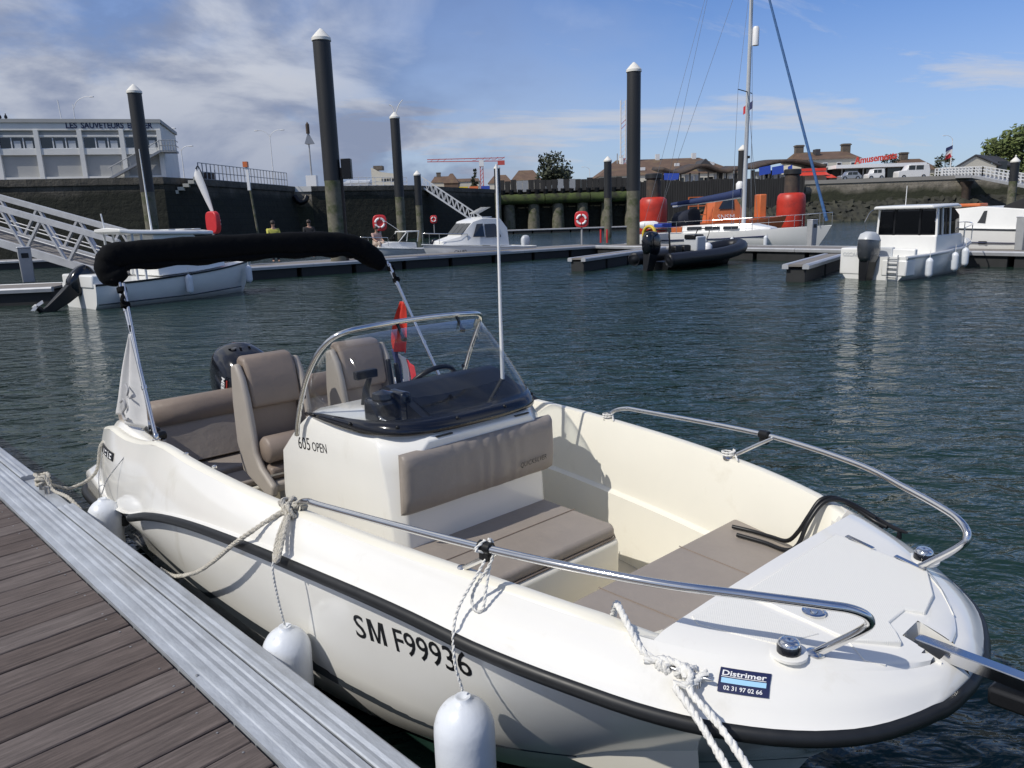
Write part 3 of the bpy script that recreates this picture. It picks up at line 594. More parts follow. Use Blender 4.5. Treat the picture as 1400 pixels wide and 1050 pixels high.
# stern bench
be = MB(); be.bx(-4.72, -4.02, -.90, .90, .28, .46); beo = be.build('stern_bench', mt['gel2'], boat, bevel=.015)
for y0, y1 in ((-.88, -.02), (.0, .88)): MB().bx(-4.66, -4.32, y0, y1, .462, .535).build('bench_cushion', mt['vinyl'], beo, bevel=.02, seg=3)
for y0, y1 in ((-.86, -.02), (.0, .86)): MB().bx(-4.30, -4.04, y0, y1, .462, .505).build('bench_cushion', mt['vinyl'], beo, bevel=.018, seg=3)
bb_ = MB(); bb_.loft([[(-4.60, y, .54), (-4.56, y, .56), (-4.66 + .006 * math.sin(y * 13), y, .80), (-4.70, y, .93), (-4.74, y, .96), (-4.80, y, .955), (-4.82, y, .90), (-4.72, y, .54)] for y in [-.93 + 1.86 * i / 24 for i in range(25)]], True, True)
bbo = bb_.build('bench_backrest', mt['vinyl'], beo, 50)
b = MB().loft([[(-4.652, y, .815), (-4.690, y, .932), (-4.737, y, .965), (-4.80, y, .961)] for y in (-.932, -.4, .4, .932)], False); b.build('backrest_cap', mt['vinyl2'], bbo, 60, solid=.006)
# quarters and swim platforms
for sg in (-1, 1):
    q = MB(); q.loft([[(x, sg * y0, z0), (x, sg * y1, z0), (x, sg * y1 * .995, z1 - .05), (x, sg * (y1 - .05), z1), (x, sg * (y0 + .02), z1), (x, sg * y0, z1 - .03)] for x, y0, y1, z0, z1 in ((-4.0, .90, .985, .60, .87), (-4.25, .82, 1.01, .45, .885), (-4.52, .80, 1.015, .40, .905), (-4.72, .80, 1.01, .40, .895), (-4.88, .82, .99, .38, .84), (-4.97, .86, .97, .38, .72), (-5.02, .88, .95, .36, .50))], True, True)
    qo = q.build('stern_quarter', mt['gel'], boat, bevel=.03, seg=3)
    p = MB().prism([(-4.6, sg * .42), (-4.6, sg * 1.12), (-5.30, sg * 1.08), (-5.42, sg * 1.0), (-5.42, sg * .42)], .22, .45); p.build('swim_platform', mt['gel'], boat, bevel=.03, seg=3)
    MB().tube(spline([(-4.30, sg * 1.10, .36), (-4.75, sg * 1.12, .32), (-5.25, sg * 1.105, .30), (-5.42, sg * 1.02, .30), (-5.44, sg * .8, .30)], 6), .03, 10).build('rub_rail', mt['rubber'], boat, 60)
    MB().lathe([(.012, -.01), (.012, .012)], 10, (-4.985, sg * .965, .55), (0, sg, 0)).build('drain', mt['black'], qo, 50)
# badge plate on the starboard quarter
def pf(u, v):
    s_ = 4.82 - .38 * u; t_ = math.sqrt((s_ - .12) / (ST - .12)); z_ = .690 + .05 * v + .02 * u; lo, hi = 0., 1.
    for _ in range(16):
        k_ = (lo + hi) / 2
        if should(t_, k_).z > z_: lo = k_
        else: hi = k_
    q_ = should(t_, k_); return Vector((q_.x, -q_.y, q_.z))
MB().loft([[pf(i / 4, v) + Vector((0, -.004, 0)) for i in range(5)] for v in (0, 1)], False).build('badge', mt['black'], boat, solid=.004)
for u0, u1, v0, v1 in ((.28, .34, .2, .8), (.42, .56, .62, .8), (.42, .56, .2, .36), (.66, .70, .1, .9), (.78, .92, .62, .8), (.78, .92, .2, .38), (.78, .82, .2, .55)):
    MB().loft([[pf(u0, v) + Vector((0, -.008, 0)), pf(u1, v) + Vector((0, -.008, 0))] for v in (v0, v1)], False).build('badge_letter', mt['whiteprint'], boat)
cleat(boat, (-4.30, -.90, .885), (1, .2, 0), .2, .04, mt['steel'])
b = MB().bx(-4.24, -4.12, -.94, -.87, .90, .945); b.bx(-4.17, -4.08, -.92, -.85, .87, .925); b.build('mooring_strap', mt['black'], boat, bevel=.02)
for x, y, z in ((-3.02, -.965, .972), (-3.35, -.985, .968)): MB().lathe([(.012, 0), (.012, .01), (.006, .014)], 10, (x, y, z)).build('deck_stud', mt['steel'], boat, 50)
# outboard motor
mt['whitegrey2'] = M('silver print', (.45, .46, .48), .3, var=.02)
om = thing('outboard_motor', None, None); om.parent = boat; om.location = (-5.10, .0, 0); om.rotation_euler = (0, R(8), 0)
co_ = MB(); rg = []
for z, a0, a1, hw in ((.70, -.26, .20, .15), (.78, -.31, .23, .185), (.90, -.34, .25, .20), (1.02, -.34, .24, .20), (1.12, -.30, .20, .185), (1.18, -.24, .14, .155), (1.215, -.16, .05, .10), (1.222, -.10, .0, .05)):
    cx, hl = (a0 + a1) / 2, (a1 - a0) / 2; ring_ = []
    for k in range(20):
        a = 2 * math.pi * k / 20; cx_, sy_ = math.cos(a), math.sin(a); ring_.append((cx + hl * math.copysign(abs(cx_) ** .7, cx_), hw * math.copysign(abs(sy_) ** .7, sy_), z + .03 * cx_ * (-1) * (z - .7)))
    rg.append(ring_)
co_.loft(rg, True, True); cowl = co_.build('cowling', mt['blackgloss'], om, 60)
MB().lathe([(.20, .665), (.205, .70), (.19, .71)], 20, (-.03, 0, 0)).build('cowling_seal', mt['black'], om, 50)
lg = MB(); lg.loft([[(x0, -w_, z), (x1, -w_, z), (x1, w_, z), (x0, w_, z)] for z, x0, x1, w_ in ((.68, -.2, .14, .12), (.4, -.16, .10, .09), (.0, -.14, .06, .06), (-.4, -.12, .05, .03))], True, True); lg.build('leg', mt['black'], om, bevel=.02)
MB().bx(.10, .30, -.12, .12, .42, .72).build('bracket', mt['black'], om, bevel=.02)
MB().bx(.05, .12, -.36, -.22, .86, .95).build('tilt_ram_cover', mt['black'], om, bevel=.01)
lettering('power_lettering', '115', .13, lambda x, y: Vector((-.02 - y * .95, -.0 + .09 - x, 1.223 - .0 * y + .008 - abs(y) * .28)), mt['whitegrey2'], cowl, bold=.003)
lettering('side_lettering', 'MERCURY', .085, lambda x, y: Vector((.13 - y * .9 - x * .2, -.2065, 1.06 - x * .70)), mt['whiteprint'], cowl, bold=.002)
MB().bar((.165, -.205, 1.05), (.13, -.2085, .80), .014, .006, (0, 1, 0)).build('red_stripe', M('red stripe', (.35, .03, .02), .3), cowl)

# folded bimini in its black boot
bi = thing('bimini', None, None); bi.parent = boat
AC = [(-4.40, -.90, 1.80), (-4.42, -.955, 1.87), (-4.42, -.93, 1.935), (-4.42, -.84, 1.957), (-4.42, -.45, 1.965), (-4.42, 0, 1.972), (-4.42, .45, 1.962), (-4.42, .66, 1.94), (-4.41, .80, 1.86), (-4.39, .90, 1.775)]
P = spline(AC, 7); rg = []
for i, p in enumerate(P):
    d = (P[min(i+1, len(P)-1)] - P[max(i-1, 0)]).normalized(); x = Vector((1, 0, 0)); y = d.cross(x).normalized(); f = i / (len(P) - 1)
    rr_ = .070 + .003 * math.sin(i * .5) + .002 * math.sin(i * 1.7); rr_ *= min(1, .62 + f * 7, .62 + (1 - f) * 6)
    rg.append([p + x * math.copysign(abs(math.cos(a)) ** .7, math.cos(a)) * rr_ * 1.1 + y * math.copysign(abs(math.sin(a)) ** .75, math.sin(a)) * rr_ * 1.08 for a in [2 * math.pi * k / 16 for k in range(16)]])
bo_ = MB().loft(rg, True, True).build('bimini_cover', mt['canvas'], bi, 180)
hem = MB(); Q = [p + Vector((.04, 0, -.068)) for p in P[8:-10]]; hem.loft([[p + Vector((0, 0, .03)), p + Vector((.02, 0, -.02)), p + Vector((-.01, 0, -.028 - .008 * math.sin(i * 1.3)))] for i, p in enumerate(Q)], False); hem.build('cover_hem', mt['canvas'], bo_, 180, solid=.006)
for sg in (-1, 1):
    pole = MB(); foot = Vector((-3.83, sg * .985, .96)); top = Vector((-4.36, sg * .925, 1.80))
    pole.tube([foot, top], .0115, 10); po_ = pole.build('bimini_pole', mt['steel'], bi, 60)
    m_ = foot.lerp(top, .42); MB().tube([m_, top + Vector((.045, -sg * .01, -.01))], .0095, 8).build('bimini_strut', mt['steel'], bi, 60)
    b = MB()
    for k in (.30, .80, .83): b.tube([foot.lerp(top, k), foot.lerp(top, k + .022)], .016, 8)
    b.build('pole_joint', mt['steel'], po_, 60)
    b = MB(); k0, k1 = .83, .93
    for k in (k0, k1): b.tube([foot.lerp(top, k) + Vector((.015, 0, 0)), foot.lerp(top, k + .03) + Vector((.02, 0, 0))], .028, 8)
    b.tube(spline([foot.lerp(top, .83) + Vector((0, .02, 0)), foot.lerp(top, .88) + Vector((.05, -.02, 0)), foot.lerp(top, .93) + Vector((.0, .02, 0))], 5), .012, 6); b.build('strap', mt['canvas'], po_, 60)
    MB().lathe([(.022, 0), (.022, .008), (.014, .012), (.014, .035), (.008, .04)], 12, foot + Vector((0, 0, -.012))).build('pole_foot', mt['steel'], po_, 50)
# ------------------------------------------------------------ fenders, ropes, flags of the motorboat
BMX = Matrix.Translation((1.288, 1.80, 0)) @ Matrix.Rotation(R(-48.5), 4, 'Z')
DMX = Matrix.Rotation(DR, 4, 'Z')
def bw(x, y, z): return BMX @ Vector((x, y, z))
def dw(x, y, z): return DMX @ Vector((x, y, z))
def fender_mesh(r, ln, n=20):
    prof = [(.008, -.002), (.016, .006), (.024, .006), (.028, -.002)] + [(r * q, -r * 1.15 * (1 - math.sqrt(max(0, 1 - q * q)))) for q in (.36, .5, .64, .78, .88, .95, .985)] + [(r, -r * 1.25)]
    bot = [(r, -ln + r), (r * .92, -ln + r * .55), (r * .7, -ln + r * .2), (r * .35, -ln), (.02, -ln - .02), (.01, -ln - .02)]
    return MB().lathe(prof + bot, n).mesh('fender', mt['fender'], 50)
def fender(p, r, ln, label, tilt=(0, 0, 0), group=None, me=None):
    o = bpy.data.objects.new('fender', me or fender_mesh(r, ln)); COL.objects.link(o); o.location = p; o.rotation_euler = tilt
    return tag(o, label, 'fender', group)
FG = 'white fenders hanging along the motorboat'
fender(bw(-1.15, -.945, .665), .095, .56, 'white fender hanging nearest the camera, below the registration number', (0, 0, .4), FG)
fender(bw(-2.10, -1.085, .565), .095, .56, 'white fender hanging from the knot at the aft end of the bow rail', (.03, 0, 1.4), FG)
fender(bw(-4.36, -1.19, .515), .095, .56, 'white fender at the stern corner of the motorboat', (.02, .03, 2.0), FG)
def rope(name, pts, r, mat, label, strands=3, pitch=7.0, k=10, n=6, cat='rope', group=None):
    P = spline(pts, k); P2 = [P[0]]; st = r * 1.1             # resample evenly
    for p in P[1:]:
        d = (p - P2[-1]).length
        if d < st: continue
        m = int(d / st); a = P2[-1]; P2 += [a.lerp(p, (j + 1) / m) for j in range(m)]
    b = MB()
    if strands == 1: b.tube(P2, r, 8)
    else:
        L_ = 0; frames = []; x = (P2[1] - P2[0]).orthogonal().normalized()
        for i, p in enumerate(P2):
            d = (P2[min(i+1, len(P2)-1)] - P2[max(i-1, 0)]).normalized(); x = (x - d * x.dot(d)).normalized(); frames.append((p, x, d.cross(x)))
            if i: L_ += (p - P2[i-1]).length
            frames[-1] += (L_,)
        for s_ in range(strands):
            Q = [p + (x_ * math.cos(a) + y_ * math.sin(a)) * r * .48 for p, x_, y_, l_ in frames for a in [l_ / (r * pitch) * 2 * math.pi + s_ * 2 * math.pi / strands]]
            b.tube(Q, r * .60, n)
    o = b.build(name, mat, None, 60); return tag(o, label, cat, group) if label else o
# stern line with its turns on the dock cleat
dc = dw(dcl.x, dcl.y, .53)
q0 = bw(-4.86, -.98, .74)
coil = [dc + dw(.05 * math.cos(a) * (1 + .12 * math.sin(a * 1.7)) - .0, .035 * math.sin(a), .010 * math.sin(a * 2.3) + .004 * a) - Vector((0, 0, 0)) for a in [k * .7 for k in range(0, 28)]]
rope('mooring_rope', [q0, q0 + Vector((-.05, -.05, -.02)), q0.lerp(dc, .3) + Vector((0, 0, -.14)), q0.lerp(dc, .65) + Vector((0, 0, -.13)), q0.lerp(dc, .9) + Vector((0, 0, -.03))] + coil + [dc + dw(.12, .02, -.01), dc + dw(.3, .05, -.02), dc + dw(.42, .08, -.08)], .011, mt['rope'], 'cream stern line wound round the pontoon cleat')
kb = MB()
# line from the rail knot to the pontoon
k0 = bw(-2.23, -.95, .985)
knot = [k0 + bw(.045 * math.cos(a * 1.0) + .02 * math.sin(a * 2.2), .035 * math.sin(a * 1.35), .028 * math.cos(a * 1.9)) - bw(0, 0, 0) for a in [j * .8 for j in range(26)]]
rope('mooring_rope', knot + [bw(-2.27, -1.01, .955), bw(-2.33, -1.085, .895), bw(-2.43, -1.13, .82), bw(-2.62, -1.155, .69), bw(-2.80, -1.165, .585), bw(-3.0, -1.175, .495), bw(-3.15, -1.185, .445), bw(-3.3, -1.195, .43)], .0105, mt['rope'], 'cream spring line knotted to the aft foot of the bow rail')
tail = []
for a in range(2): tail += [bw(-2.195 + .014 * a, -.985, .985), bw(-2.14 + .012 * a, -1.055, .93 - .006 * a), bw(-2.095 + .014 * a, -1.10, .865), bw(-2.075 + .014 * a, -1.098, .87), bw(-2.12 + .014 * a, -1.045, .945)]
rope('rope_hank', tail + [bw(-2.19, -.975, .99)], .0085, mt['rope'], 'short bunched rope end hanging below the rail knot')
FR = 'thin lanyards holding the fenders'
rope('fender_lanyard', [bw(-2.09, -1.10, .875), bw(-2.085, -1.115, .82), bw(-2.09, -1.105, .70), bw(-2.10, -1.085, .57)], .005, mt['ropew'], 'thin lanyard of the middle fender under the rail knot', 2, group=FR)
c0 = bw(-1.17, -.815, 1.113)
rope('fender_lanyard', [c0 + Vector((.0, 0, .024)), c0 + Vector((-.03, -.02, 0)), c0 + Vector((.0, -.012, -.03)), bw(-1.19, -.92, .93), bw(-1.17, -.955, .80), bw(-1.15, -.945, .69)], .0055, mt['ropew'], 'thin lanyard of the nearest fender tied at the black rail clamp', 2, group=FR)
rope('fender_lanyard', [c0 + Vector((.012, 0, .026)), c0 + Vector((.02, -.02, -.03)), bw(-1.18, -.86, .98), bw(-1.165, -.875, .93), bw(-1.14, -.86, .935), bw(-1.145, -.84, .99), c0 + Vector((.018, .004, -.02)), c0 + Vector((.02, .02, .01)), c0 + Vector((.012, 0, .026))], .0055, mt['ropew'], 'small rope loop dangling beside the black rail clamp', 2, group=FR)
rope('fender_lanyard', [bw(-4.90, -1.02, .70), bw(-4.60, -1.14, .60), bw(-4.37, -1.19, .545), bw(-4.30, -1.15, .66), bw(-4.18, -1.0, .87)], .0035, mt['gunmetal'], 'thin grey cord of the stern fender', 2, group=FR)
# bow line on the starboard cleat
wr = []
for j in range(20):
    a = j * 2.15; wr.append(bw(-.635 + .0068 * j + .012 * math.sin(a * .7), -.664 + .0015 * j + .024 * math.cos(a), .897 + .017 * math.sin(a)))
rope('bow_line', [bw(-.93, -.54, .755), bw(-.88, -.565, .87), bw(-.835, -.595, .966), bw(-.785, -.63, .974), bw(-.735, -.655, .955), bw(-.695, -.668, .928), bw(-.66, -.672, .91)] + wr + [bw(-.50, -.695, .888), bw(-.40, -.722, .862), bw(-.285, -.762, .818), bw(-.10, -.83, .74), bw(.20, -.93, .60), bw(.45, -1.03, .515)], .0108, mt['ropew'], 'white twisted bow line belayed on the starboard cleat', 3, 6.0)
rope('bow_line', [bw(-.655, -.69, .905), bw(-.60, -.655, .915), bw(-.53, -.655, .912), bw(-.515, -.69, .897), bw(-.55, -.70, .89), bw(-.50, -.72, .875), bw(-.43, -.742, .846), bw(-.325, -.782, .80), bw(-.14, -.85, .722), bw(.16, -.95, .59), bw(.41, -1.04, .51)], .0108, mt['ropew'], 'second strand of the white bow line running down to the pontoon', 3, 6.0)
rope('black_line', [bw(-1.16, .56, .756), bw(-1.07, .575, .756), bw(-.98, .57, .76), bw(-.90, .55, .775), bw(-.855, .55, .83), bw(-.825, .57, .90), bw(-.80, .61, .962), bw(-.76, .655, .968), bw(-.70, .69, .935), bw(-.63, .70, .90), bw(-.57, .69, .89)], .009, mt['black'], 'black rope led over the port gunwale to the bow seat', 1)
rope('black_line', [bw(-1.10, .50, .755), bw(-.98, .51, .755), bw(-.88, .50, .758), bw(-.835, .51, .79), bw(-.815, .545, .88), bw(-.785, .605, .957), bw(-.735, .655, .965), bw(-.68, .695, .935), bw(-.62, .71, .905)], .009, mt['black'], 'black rope loop lying against the bow seat corner', 1)
for q_, tx in (((-2.195, .935, .982), 'aft foot of the port bow rail'), ((-1.33, .785, .985), 'strut of the port bow rail')):
    rope('rope_end', [bw(q_[0] + .03 * math.cos(a_), q_[1] + .026 * math.sin(a_), q_[2] + .004 * a_ * .5) for a_ in [k * .6 for k in range(24)]] + [bw(q_[0] + .07, q_[1] - .035, q_[2])], .005, mt['ropew'], 'short white rope turns round the ' + tx, 2)
# flags
def cloth(P0, P1, rows, amp, seed):       # P0/P1: edge polylines; folds between them
    rr = random.Random(seed); a_, b_ = spline(P0, 6), spline(P1, 6); n = 14; b = MB(); g = []
    for i, (p, q) in enumerate(zip(a_, b_)):
        f = i / (len(a_) - 1); nrm = (q - p).cross(Vector((0, 0, 1))).normalized() if (q - p).length > 1e-6 else Vector((0, 1, 0))
        g.append([p.lerp(q, j / n) + nrm * amp * (.35 + f) * math.sin(j / n * 9 + f * 2.2 + seed) for j in range(n + 1)])
    return b.loft(g, False)
mt['flagw'] = M('thin white flag cloth', (.62, .62, .62), .8, var=.08, scale=10)
mt['flagr'] = M('red flag cloth', (.55, .035, .02), .75, var=.15, scale=12, dirt=((.65, .35, .03), .64, .72, 14))
mt['flagred'] = M('french red cloth', (.52, .03, .04), .75, var=.05); mt['flagblue'] = M('french blue cloth', (.03, .04, .12), .75, var=.05); mt['flagwh'] = M('french white cloth', (.72, .72, .72), .75, var=.05)
mt['greyprint'] = M('grey print', (.36, .36, .37), .8, var=.1)
wf = thing('club_flag', 'white flag with grey print hanging limp from the bimini pole', 'flag', bw(-4.2, -.95, .9))
inv = wf.location.copy()
def rel(pts, o): return [Vector(p) - o for p in pts]
A = rel([bw(-4.19, -.95, 1.51), bw(-4.40, -.95, 1.29), bw(-4.62, -.95, 1.05), bw(-4.80, -.95, .92)], inv); B_ = rel([bw(-4.16, -.95, 1.51), bw(-4.16, -.95, 1.33), bw(-4.15, -.95, 1.12), bw(-4.14, -.95, .92)], inv)
cloth(A, B_, 8, .022, 1).build('flag_cloth', mt['flagw'], wf, 180, solid=.002)
b = MB()
for u0, z0 in ((-4.32, 1.05), (-4.38, .99)):
    pass
P = [bw(-4.46 + .05 * math.sin(k * 1.1), -.985, 1.04 - .018 * k) - inv for k in range(8)]; MB().tube(spline([bw(-4.48, -.985, 1.06) - inv, bw(-4.40, -.985, 1.09) - inv, bw(-4.37, -.985, 1.05) - inv, bw(-4.46, -.985, 1.0) - inv, bw(-4.44, -.985, .96) - inv, bw(-4.36, -.985, .975) - inv], 6), .008, 6).build('print', mt['greyprint'], wf, 60)
MB().tube(spline([bw(-4.30, -.985, 1.20) - inv, bw(-4.26, -.985, 1.17) - inv, bw(-4.30, -.985, 1.13) - inv, bw(-4.25, -.985, 1.12) - inv], 6), .006, 6).build('print', mt['greyprint'], wf, 60)
MB().tube([bw(-4.18, -.95, 1.56) - inv, bw(-4.175, -.95, 1.50) - inv], .004, 6).build('toggle', mt['black'], wf)
rf = thing('regional_flag', 'red flag with gold motif hanging from the port bimini pole', 'flag', bw(-4.25, .93, 1.1)); inv = rf.location.copy()
cloth(rel([bw(-4.245, .95, 1.51), bw(-4.36, .95, 1.34), bw(-4.42, .95, 1.20), bw(-4.43, .95, 1.12)], inv), rel([bw(-4.19, .95, 1.51), bw(-4.19, .95, 1.38), bw(-4.20, .95, 1.24), bw(-4.21, .95, 1.12)], inv), 8, .02, 2).build('flag_cloth', mt['flagr'], rf, 180, solid=.002)
MB().tube([bw(-4.22, .95, 1.58) - inv, bw(-4.215, .95, 1.50) - inv], .004, 6).build('toggle', mt['steel'], rf)
tf = thing('french_flag', 'small blue, white and red flag hanging below the red flag', 'flag', bw(-4.25, .93, .9)); inv = tf.location.copy()
for nm, m_, x0, x1, dz in (('blue_band', 'flagblue', -4.42, -4.33, 0), ('white_band', 'flagwh', -4.33, -4.22, -.04), ('red_band', 'flagred', -4.22, -4.12, -.09)):
    cloth(rel([bw(x0, .95, 1.13 + dz * .6), bw(x0 + .03, .95, 1.02 + dz * .6), bw(x0 + .06, .95, .90 + dz)], inv), rel([bw(x1, .95, 1.12 + dz), bw(x1 + .03, .95, 1.02 + dz), bw(x1 + .05, .95, .88 + dz)], inv), 6, .012, 3).build(nm, mt[m_], tf, 180, solid=.002)
# ------------------------------------------------------------ harbour: pontoons, piles, gangways
mt['algae'] = M('pile algae and mud', (.15, .14, .105), .8, var=.35, scale=2.5, bump=.4, bscale=6, dirt=((.05, .065, .022), .47, .64, 1.3))
mt['sleeve'] = M('black pile sleeve', (.020, .021, .023), .5, var=.25, scale=1.5, stretch=(1, 1, .15), dirt=((.075, .073, .068), .58, .80, 2.2))
mt['capwhite'] = M('white pile cap', (.74, .72, .66), .5, var=.05)
mt['deckplank'] = M('grey pontoon planks', (.20, .185, .17), .8, var=.2, scale=4, stretch=(4, .3, 1))
mt['rusty'] = M('rust brown steel', (.06, .045, .038), .8, var=.4, scale=2.0, dirt=((.10, .07, .05), .5, .7, 1.2))
mt['redfloat'] = M('red float collar', (.50, .035, .018), .45, var=.14, scale=1.3, dirt=((.20, .025, .02), .56, .8, .8))
mt['red'] = M('lifebuoy red', (.55, .03, .035), .4, var=.06)
mt['white'] = M('boat white', (.74, .74, .72), .3, var=.03, scale=2, coat=.2)
mt['whitegrey'] = M('pale grey boat paint', (.50, .52, .54), .35, var=.04)
mt['glassdark'] = M('dark window glass', (.012, .014, .017), .05, var=.1, spec=.8)
mt['greybox'] = M('grey service box', (.32, .33, .34), .5, var=.06)
mt['whiterail'] = M('white painted rail', (.66, .67, .68), .45, var=.04)
mt['bluetarp'] = M('blue tarpaulin', (.02, .06, .35), .6, var=.15)
mt['orange'] = M('lifeboat orange', (.62, .16, .05), .45, var=.08)
mt['hypalon'] = M('black inflatable tube', (.006, .007, .011), .45, var=.15)
mt['yellow'] = M('yellow', (.62, .45, .04), .5, var=.08)
mt['skin'] = M('skin', (.42, .25, .18), .55, var=.06)
def walkway(name, A, B, wd, label, z=.5, seg=6.0):
    A, B = Vector((A[0], A[1], 0)), Vector((B[0], B[1], 0)); d = (B - A); L_ = d.length; rz = math.atan2(d.y, d.x)
    t = thing(name, label, 'pontoon', A, rz)
    MB().bx(.02, L_ - .02, .18, wd - .18, z - .06, z + .004).build('deck', mt['deckplank'], t)
    for y0 in (0, wd - .18):
        n = max(1, round(L_ / seg))
        for k in range(n):
            MB().loft([[(x, y0, z - .13), (x, y0 - .012 if y0 == 0 else y0, z - .03), (x, y0 + .03, z + .012), (x, y0 + .15, z + .012), (x, y0 + .18, z - .02), (x, y0 + .18, z - .13)] for x in (L_ * k / n + .006, L_ * (k + 1) / n - .006)], True, True).build('edge_rail', mt['aluw'], t)
    n = max(1, round(L_ / 2.4))
    for k in range(n): MB().bx(L_ * (k + .04) / n, L_ * (k + .96) / n, .10, wd - .10, -.35, z - .12).build('float', mt['concrete'], t, bevel=.03)
    return t
walkway('pontoon_walkway', (-12.3, 27.9), (5.2, 40.1), 2.3, 'grey-edged pontoon walkway running behind the folded bimini')
walkway('pontoon_walkway', (4.55, 39.7), (22.0, 16.7), 2.3, 'pontoon walkway at the right with the pilothouse boat before it')
walkway('pontoon_walkway', (-19.5, 21.2), (-13.45, 22.2), 2.2, 'short pontoon at far left under the grey gangway')
walkway('pontoon_walkway', (-40, 41.5), (-24, 46), 2.2, 'distant pontoon strip behind the gangway at the left edge')
walkway('pontoon_walkway', (-4.0, 95.0), (20.0, 97.0), 2.5, 'far low pontoon below the timber jetty')
def finger(A, B, wd, label):
    t = walkway('finger_pontoon', A, B, wd, label); return t
fA, fB = gz(800, 353, .5), gz(893, 341, .5)
finger((fA.x, fA.y), (fB.x + 1.0, fB.y + 2.0), .75, 'narrow finger pontoon beside the black inflatable')
fA2 = gz(1106, 362, .5); finger((fA2.x, fA2.y), (fA2.x + 3.1, fA2.y + 4.6), .75, 'narrow finger pontoon left of the pilothouse boat')
# piles: (px of shaft centre, py of shoulder, distance, diameter, top z, algae z)
def pile(x, yb, Y, dia, ztop, zalg, label, cap='cone', group='tall capped mooring piles'):
    p = at(x, yb, Y); t = thing('mooring_pile', label, 'pile', (p.x, p.y, 0), 0, group); r = dia / 2
    MB().lathe([(r, zalg), (r, ztop)], 20).build('sleeve', mt['sleeve'], t, 40)
    MB().lathe([(r * .97, -1.5), (r * .97, zalg - .2), (r * .985, zalg)], 20).build('weathered_shaft', mt['algae'], t, 40)
    if cap == 'cone': MB().lathe([(r * 1.1, ztop - .06), (r * 1.1, ztop + .05), (r * .55, ztop + r * .75), (r * .12, ztop + r * 1.15), (0, ztop + r * 1.18)], 20).build('cap', mt['capwhite'], t, 35)
    return t
pile(200, 250, 41.5, .69, 9.04, 4.0, 'leftmost tall pile in front of the flat-roofed station building')
pb = pile(455, 250, 32.2, .70, 9.24, 3.8, 'tallest pile behind the folded bimini with a dark box on its side')
MB().bx(.42, .82, -.18, .18, 3.85, 4.65).build('junction_box', mt['black'], pb, bevel=.02); MB().bx(.33, .43, -.06, .06, 0, 4.3).build('guide_rail', mt['rusty'], pb)
pc = pile(545, 250, 57, .69, 9.34, 3.8, 'pile with gull spikes on its cap behind the small cabin boat')
MB().tube(spline([(.0, 0, 9.65), (-.12, 0, 10.1), (-.35, 0, 10.25)], 5), .03, 6).build('bird_spike', mt['capwhite'], pc); MB().tube(spline([(.1, 0, 9.65), (.35, 0, 10.2), (.65, 0, 10.55)], 5), .03, 6).build('bird_spike', mt['capwhite'], pc)
pile(571, 250, 76, .69, 6.4, 3.5, 'short capped pile left of the white gangway')
pile(866, 250, 39.2, .69, 8.91, 3.2, 'tall capped pile at the pontoon corner beside the inflatable')
pile(831, 250, 70, .69, 6.74, 3.5, 'slim capped pile left of the tall corner pile')
pile(1014, 250, 65, .70, 6.95, 3.4, 'capped pile behind the sailing boat mast')
pf_ = pile(1385, 250, 68, .70, 5.46, 3.8, 'capped pile at the right edge in front of the white footbridge'); MB().lathe([(.05, 5.8), (.08, 5.95), (.0, 6.05)], 8).build('finial', mt['capwhite'], pf_)
pile(680, 250, 88, .69, 7.52, 4.8, 'slim far pile seen beside the boat aerial')
def dolphin(x, Y, label):
    p = at(x, 290, Y); t = thing('mooring_dolphin', label, 'mooring post', (p.x, p.y, 0), 0, 'mooring posts with red float collars')
    MB().lathe([(.82, -1), (.82, 5.2), (.80, 5.8)], 20).build('post', mt['rusty'], t, 40)
    MB().lathe([(.9, 5.8), (.95, 5.85), (.95, 6.3), (.85, 6.4), (0, 6.4)], 20).build('head', mt['sleeve'], t, 40)
    MB().lathe([(1.5, -.2), (1.58, .1), (1.58, 2.9), (1.5, 3.5), (1.25, 3.75), (.85, 3.8), (.85, 0)], 28).build('float_collar', mt['redfloat'], t, 40)
    return t
dolphin(893, 88, 'rust brown post with red float collar left of the sailing mast'); dolphin(1081, 88, 'rust brown post with red float collar under the blue forestay')

def truss(t, P0, P1, h, mat, n, bw_=.09, flip=False):      # one side truss between two ground points
    P0, P1 = Vector(P0), Vector(P1); up = Vector((0, 0, h))
    MB().bar(P0, P1, bw_, bw_ * 2.0).build('bottom_chord', mat, t); MB().bar(P0 + up, P1 + up, bw_, bw_ * 1.5).build('top_chord', mat, t)
    for k in range(n):
        a, m, c = P0.lerp(P1, k / n), P0.lerp(P1, (k + .5) / n), P0.lerp(P1, (k + 1) / n)
        MB().bar(a + (up if flip else Vector()), m + (Vector() if flip else up), bw_ * .7, bw_ * .7).build('diagonal', mat, t)
        MB().bar(m + (Vector() if flip else up), c + (up if flip else Vector()), bw_ * .7, bw_ * .7).build('diagonal', mat, t)
gl_ = at(150, 356, 24.5); e = Vector((gl_.x, gl_.y, .62)); dirv = Vector((-.93, .36, 0)).normalized()
gw = thing('access_gangway', 'grey aluminium truss gangway sloping down at the left edge', 'gangway', e)
for off in (0, 1):
    o = Vector((.62, .83, 0)) * (1.15 * off); e1 = o + Vector((dirv.x, dirv.y, .235)) * 13.0
    truss(gw, o, e1, 1.22, mt['aluw'], 7, .125)
    MB().bar(o + Vector((0, 0, 1.22)), o + Vector((.55, -.38, 1.10)), .10, .14).build('handrail_end', mt['aluw'], gw); MB().bar(o + Vector((.55, -.38, 1.15)), o + Vector((.50, -.34, .45)), .10, .12).build('handrail_end', mt['aluw'], gw)
    for hz_ in (.45, .75): MB().tube([o + Vector((.5, .6, hz_)) * 0 + Vector((0, 0, hz_)), e1 + Vector((0, 0, hz_))], .022, 6).build('guard_line', mt['aluw'], gw)
